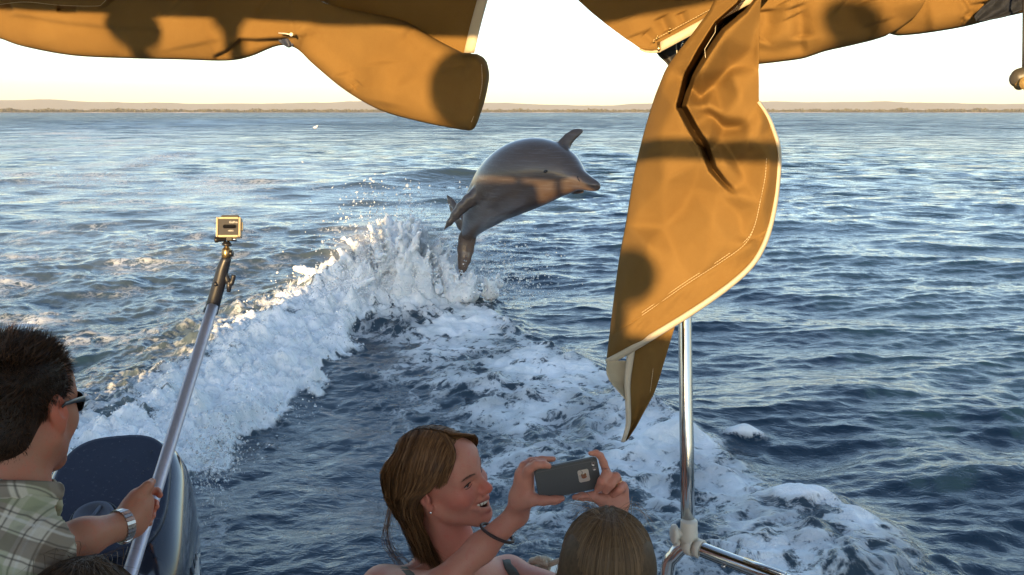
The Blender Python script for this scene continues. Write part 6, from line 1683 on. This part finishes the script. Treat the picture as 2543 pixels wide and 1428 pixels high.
# ------------------------------------------------------------------ cream rope heaped on the stern ledge
def build_rope():
    root = empty('rope', on_stern(1335, 1420, .1), 'cream twisted rope heaped beside the laughing woman', 'rope')
    m = simple('cream_rope', (.50, .43, .33), .85, bump=.5, scale=260)
    rng = random.Random(3)
    ctr = []
    for i in range(34):
        u = i / 33; a = u * 15.0
        ctr.append(on_stern(1338 + 24 * math.cos(a) * (1 - .3 * u) + rng.uniform(-7, 7), 1412 + 9 * math.sin(a) - 16 * math.sin(u * 3.1) + rng.uniform(-4, 4), .06 + .05 * math.sin(a)))
    pts = catmull(ctr, 9)
    for sdx in range(3):
        bm = bmesh.new(); q = []
        for i, p in enumerate(pts):
            t = (pts[min(i + 1, len(pts) - 1)] - pts[max(i - 1, 0)]).normalized(); x = t.cross(Vector((0, 0, 1)));
            x = x.normalized() if x.length > 1e-4 else Vector((1, 0, 0)); y = t.cross(x); a = i * .75 + sdx * 2.094
            q.append(p + (x * math.cos(a) + y * math.sin(a)) * .0042)
        tube_bm(bm, q, .0046, 6); bm_link('strand', bm, m, root)
    # loose tail
    bm = bmesh.new(); tube_bm(bm, catmull([on_stern(1340, 1408, .05), on_stern(1368, 1400, .03), on_stern(1392, 1392, .03), on_stern(1420, 1392, .04)], 6), .0075, 8); bm_link('rope_end', bm, m, root)
    bm = bmesh.new(); c = on_stern(1362, 1436, .12); lathe_bm(bm, c - Vector((0, 0, .5)), (0, 0, 1), [(0, .09), (.49, .09), (.50, .08)], 24)
    f = empty('fender', c, 'pale rounded fender end under the cream rope', 'fender'); bm_link('fender_body', bm, simple('pale_fender', (.62, .60, .57), .4), f)
build_rope()

# ------------------------------------------------------------------ froth and flying drops
def build_spray():
    rng = np.random.default_rng(77)
    W_ = SEA; X, Y, h = W_['X'].ravel(), W_['Y'].ravel(), W_['h'].ravel()
    octv = np.array([(1, 0, 0), (-1, 0, 0), (0, 1, 0), (0, -1, 0), (0, 0, 1), (0, 0, -1)], float)
    octf = np.array([(0, 2, 4), (2, 1, 4), (1, 3, 4), (3, 0, 4), (2, 0, 5), (1, 2, 5), (3, 1, 5), (0, 3, 5)])
    bm = bmesh.new(); bmesh.ops.create_icosphere(bm, subdivisions=1, radius=1); icv = np.array([v.co[:] for v in bm.verts]); icf = np.array([[v.index for v in f.verts] for f in bm.faces]); bm.free()
    def scatter(name, P, rad, mat, label, ico=False, stretch=.35):
        bv, bf_ = (icv, icf) if ico else (octv, octf); n = len(P)
        A = rng.normal(0, 1, (n, 3, 3)); Q, _ = np.linalg.qr(A)
        sc = rad[:, None] * (1 + stretch * rng.normal(0, 1, (n, 3))).clip(.4, 2.2)
        V = np.einsum('vk,nk,nkj->nvj', bv, sc, Q) + P[:, None]
        F = bf_[None] + (np.arange(n) * len(bv))[:, None, None]
        o = link(name, mesh_np(name, V.reshape(-1, 3), F.reshape(-1, 3)), mat)
        return tag(o, label, 'spray', kind='stuff')
    t = NT('froth'); c = t.coord(); t.set('Base Color', t.mix(t.noise(c, 9, 3), rgb(.70, .73, .74), rgb(.88, .89, .88))); t.set('Roughness', .55); t.set('Subsurface Weight', .3); t.set('Subsurface Radius', (.05, .06, .06)); t.set('Subsurface Scale', .5)
    d = NT('drop'); d.set('Base Color', rgb(.80, .83, .85)); d.set('Roughness', .08); d.set('Transmission Weight', .55); d.set('IOR', 1.33)
    # froth lying on the breaking wash
    w = (W_['wash'] * np.clip(1.4 - np.abs(W_['s'] - .25) * 1.4, 0, 1) * W_['rr'] ** 1.2 * (W_['Y'] > 3) * (W_['Y'] < 11.5) * (np.abs(W_['tt']) < R(47))).ravel(); w = np.nan_to_num(w).clip(0); w /= w.sum()
    k = rng.choice(len(w), 8000, p=w)
    rad = rng.uniform(.002, .0085, len(k)) * (Y[k] / 6.5) ** .5
    scatter('wash_froth', np.stack([X[k] + rng.normal(0, .01, len(k)), Y[k] + rng.normal(0, .01, len(k)), h[k] + rng.uniform(-.003, .008, len(k))], -1), rad, t.m, 'white froth tumbling along the front of the boat wash', True)
    # column thrown up behind the dolphin
    n = 8000; u = rng.random(n)
    top = rng.random(n) ** 1.6
    cx = -1.18 + rng.normal(0, .42, n) * (1 - .35 * top); cy = 9.05 + rng.normal(0, .40, n)
    lobes = .55 + .45 * np.clip(fbm2(cx * 2.6 + 3, cy * 1.2, 3) + .4, 0, 1.3)
    z = .30 + top * .80 * lobes * np.exp(-((cx + 1.15) / .62) ** 2) + rng.normal(0, .03, n)
    scatter('splash', np.stack([cx, cy, z], -1), rng.uniform(.003, .0105, n) * (1.15 - .5 * top), t.m, 'white splash thrown up where the dolphin left the water', True)
    # torn plumes of white water standing up from the mound
    B = Body((-2.35, 8.35, .05), (.0, 9.9, 1.25), .0125)
    g = np.random.default_rng(12)
    for _ in range(150):
        bx, by = -1.15 + g.normal(0, .36), 9.05 + g.normal(0, .22)
        q = math.exp(-((bx + 1.12) / .42) ** 2); hgt = .18 + .62 * q * g.uniform(.35, 1.0)
        lean = np.array([g.normal(-.05, .16), g.normal(0, .10)])
        p0 = np.array([bx, by, .18]); p1 = p0 + np.array([lean[0] * .4, lean[1] * .4, hgt * .6]); p2 = p0 + np.array([lean[0], lean[1], hgt])
        r0 = g.uniform(.05, .11)
        B.cone(p0, p1, r0, r0 * .55, .05); B.cone(p1, p2, r0 * .55, g.uniform(.006, .02), .03)
    for _ in range(260):
        p = np.array([-1.15 + g.normal(0, .42), 9.05 + g.normal(0, .24), 0]); p[2] = .25 + g.uniform(0, .55) * math.exp(-((p[0] + 1.12) / .5) ** 2); B.ell(p, g.uniform(.012, .055, 3), None, .02)
    gx, gy, gz = np.meshgrid(*[B.lo[i] + B.res * np.arange(B.n[i]) for i in range(3)], indexing='ij')
    B.D += (.030 * fbm2(gx * 7 + gz * 4.1, gz * 6 - gy * 5, 2) + .022 * fbm2(gx * 19 - gz * 7, gz * 15 + gy * 17, 2)).astype(np.float32) * np.clip((gz - .15) * 3, .3, 1.2)
    pm = B.mesh('splash_plume', 1)
    tag(link('splash_plume', pm, t.m), 'white torn plume of water standing where the dolphin left the wake', 'splash', kind='stuff')
    # drops: around the flukes, over the splash and beside the motor
    def cloud(px, py, Yd, sx, sy, sY, n):
        q = np.stack([rng.normal(px, sx, n), rng.normal(py, sy, n), rng.normal(Yd, sY, n)], -1)
        return np.array([at(*r) for r in q])
    P = np.concatenate([cloud(1215, 655, 9.5, 50, 48, .25, 1500), cloud(1190, 720, 9.2, 75, 32, .3, 1300), cloud(1145, 560, 9.3, 14, 50, .12, 120), cloud(950, 505, 9.0, 55, 32, .3, 420), cloud(1030, 480, 9.0, 22, 22, .3, 60), cloud(1280, 690, 8.4, 60, 40, .4, 500), cloud(870, 610, 8.8, 50, 40, .3, 400), cloud(1070, 640, 9.2, 45, 60, .3, 700)])
    scatter('flying_drops', P, rng.gamma(2.2, .0024, len(P)).clip(.002, .015), d.m, 'water drops flying around the dolphin flukes', False, .5)
    P = np.concatenate([cloud(560, 1120, 4.6, 40, 45, .25, 900), cloud(520, 1200, 4.2, 28, 60, .2, 700), cloud(700, 1020, 5.6, 60, 22, .2, 300), cloud(860, 830, 7.2, 40, 25, .3, 200)])
    P = P[P[:, 2] > .02]
    scatter('flying_drops', P, rng.gamma(2.0, .0014, len(P)).clip(.001, .009), d.m, 'fine drops splashing beside the outboard motor', False, .5)
    # fine mist hanging round the splash
    bm = bmesh.new(); bmesh.ops.create_icosphere(bm, subdivisions=3, radius=1, matrix=Matrix.Translation((-1.15, 9.1, .50)) @ Matrix.Diagonal((1.0, .55, .62, 1)))
    t = NT('mist'); t.n.remove(t.b); v = t.n.new('ShaderNodeVolumePrincipled'); v.inputs['Color'].default_value = (.95, .96, .97, 1)
    c = t.coord('Generated'); ctr = t.node('VectorMath', operation='DISTANCE'); t.lk(c, ctr.inputs[0]); ctr.inputs[1].default_value = (.5, .5, .45)
    fall = t.maprange(ctr.outputs['Value'], .10, .48, 1, 0, True); n = t.maprange(t.noise(c, 5.5, 4, .6), .42, .72)
    t.l.new(t.math('MULTIPLY', t.math('MULTIPLY', fall, n), 9.0), v.inputs['Density']); t.l.new(v.outputs[0], t.out.inputs['Volume'])
    tag(bm_link('spray_mist', bm, t.m), 'fine white mist hanging round the splash behind the dolphin', 'mist', kind='stuff')
build_spray()

# ------------------------------------------------------------------ gull resting on the water far astern
def build_gull():
    gx, gy = ground(783, 319); c = Vector((gx, gy, .08))
    root = empty('seabird', c, 'white seabird sitting on the water far astern, left of the hanging canvas end', 'seabird')
    bm = bmesh.new()
    lathe_bm(bm, c + Vector((-.30, 0, .02)), (1, 0, .12), [(0, .01), (.08, .05), (.22, .12), (.38, .13), (.50, .08), (.55, .02)], 12)
    lathe_bm(bm, c + Vector((.18, 0, .08)), (.35, 0, 1), [(0, .07), (.10, .05), (.17, .065), (.23, .05), (.26, .01)], 10)
    bm_link('body', bm, simple('white_feathers', (.75, .73, .70), .7), root)
    bm = bmesh.new(); lathe_bm(bm, c + Vector((.29, 0, .27)), (1, 0, -.15), [(0, .018), (.09, .004)], 8); bm_link('beak', bm, simple('yellow_beak', (.55, .35, .08), .5), root)
build_gull()
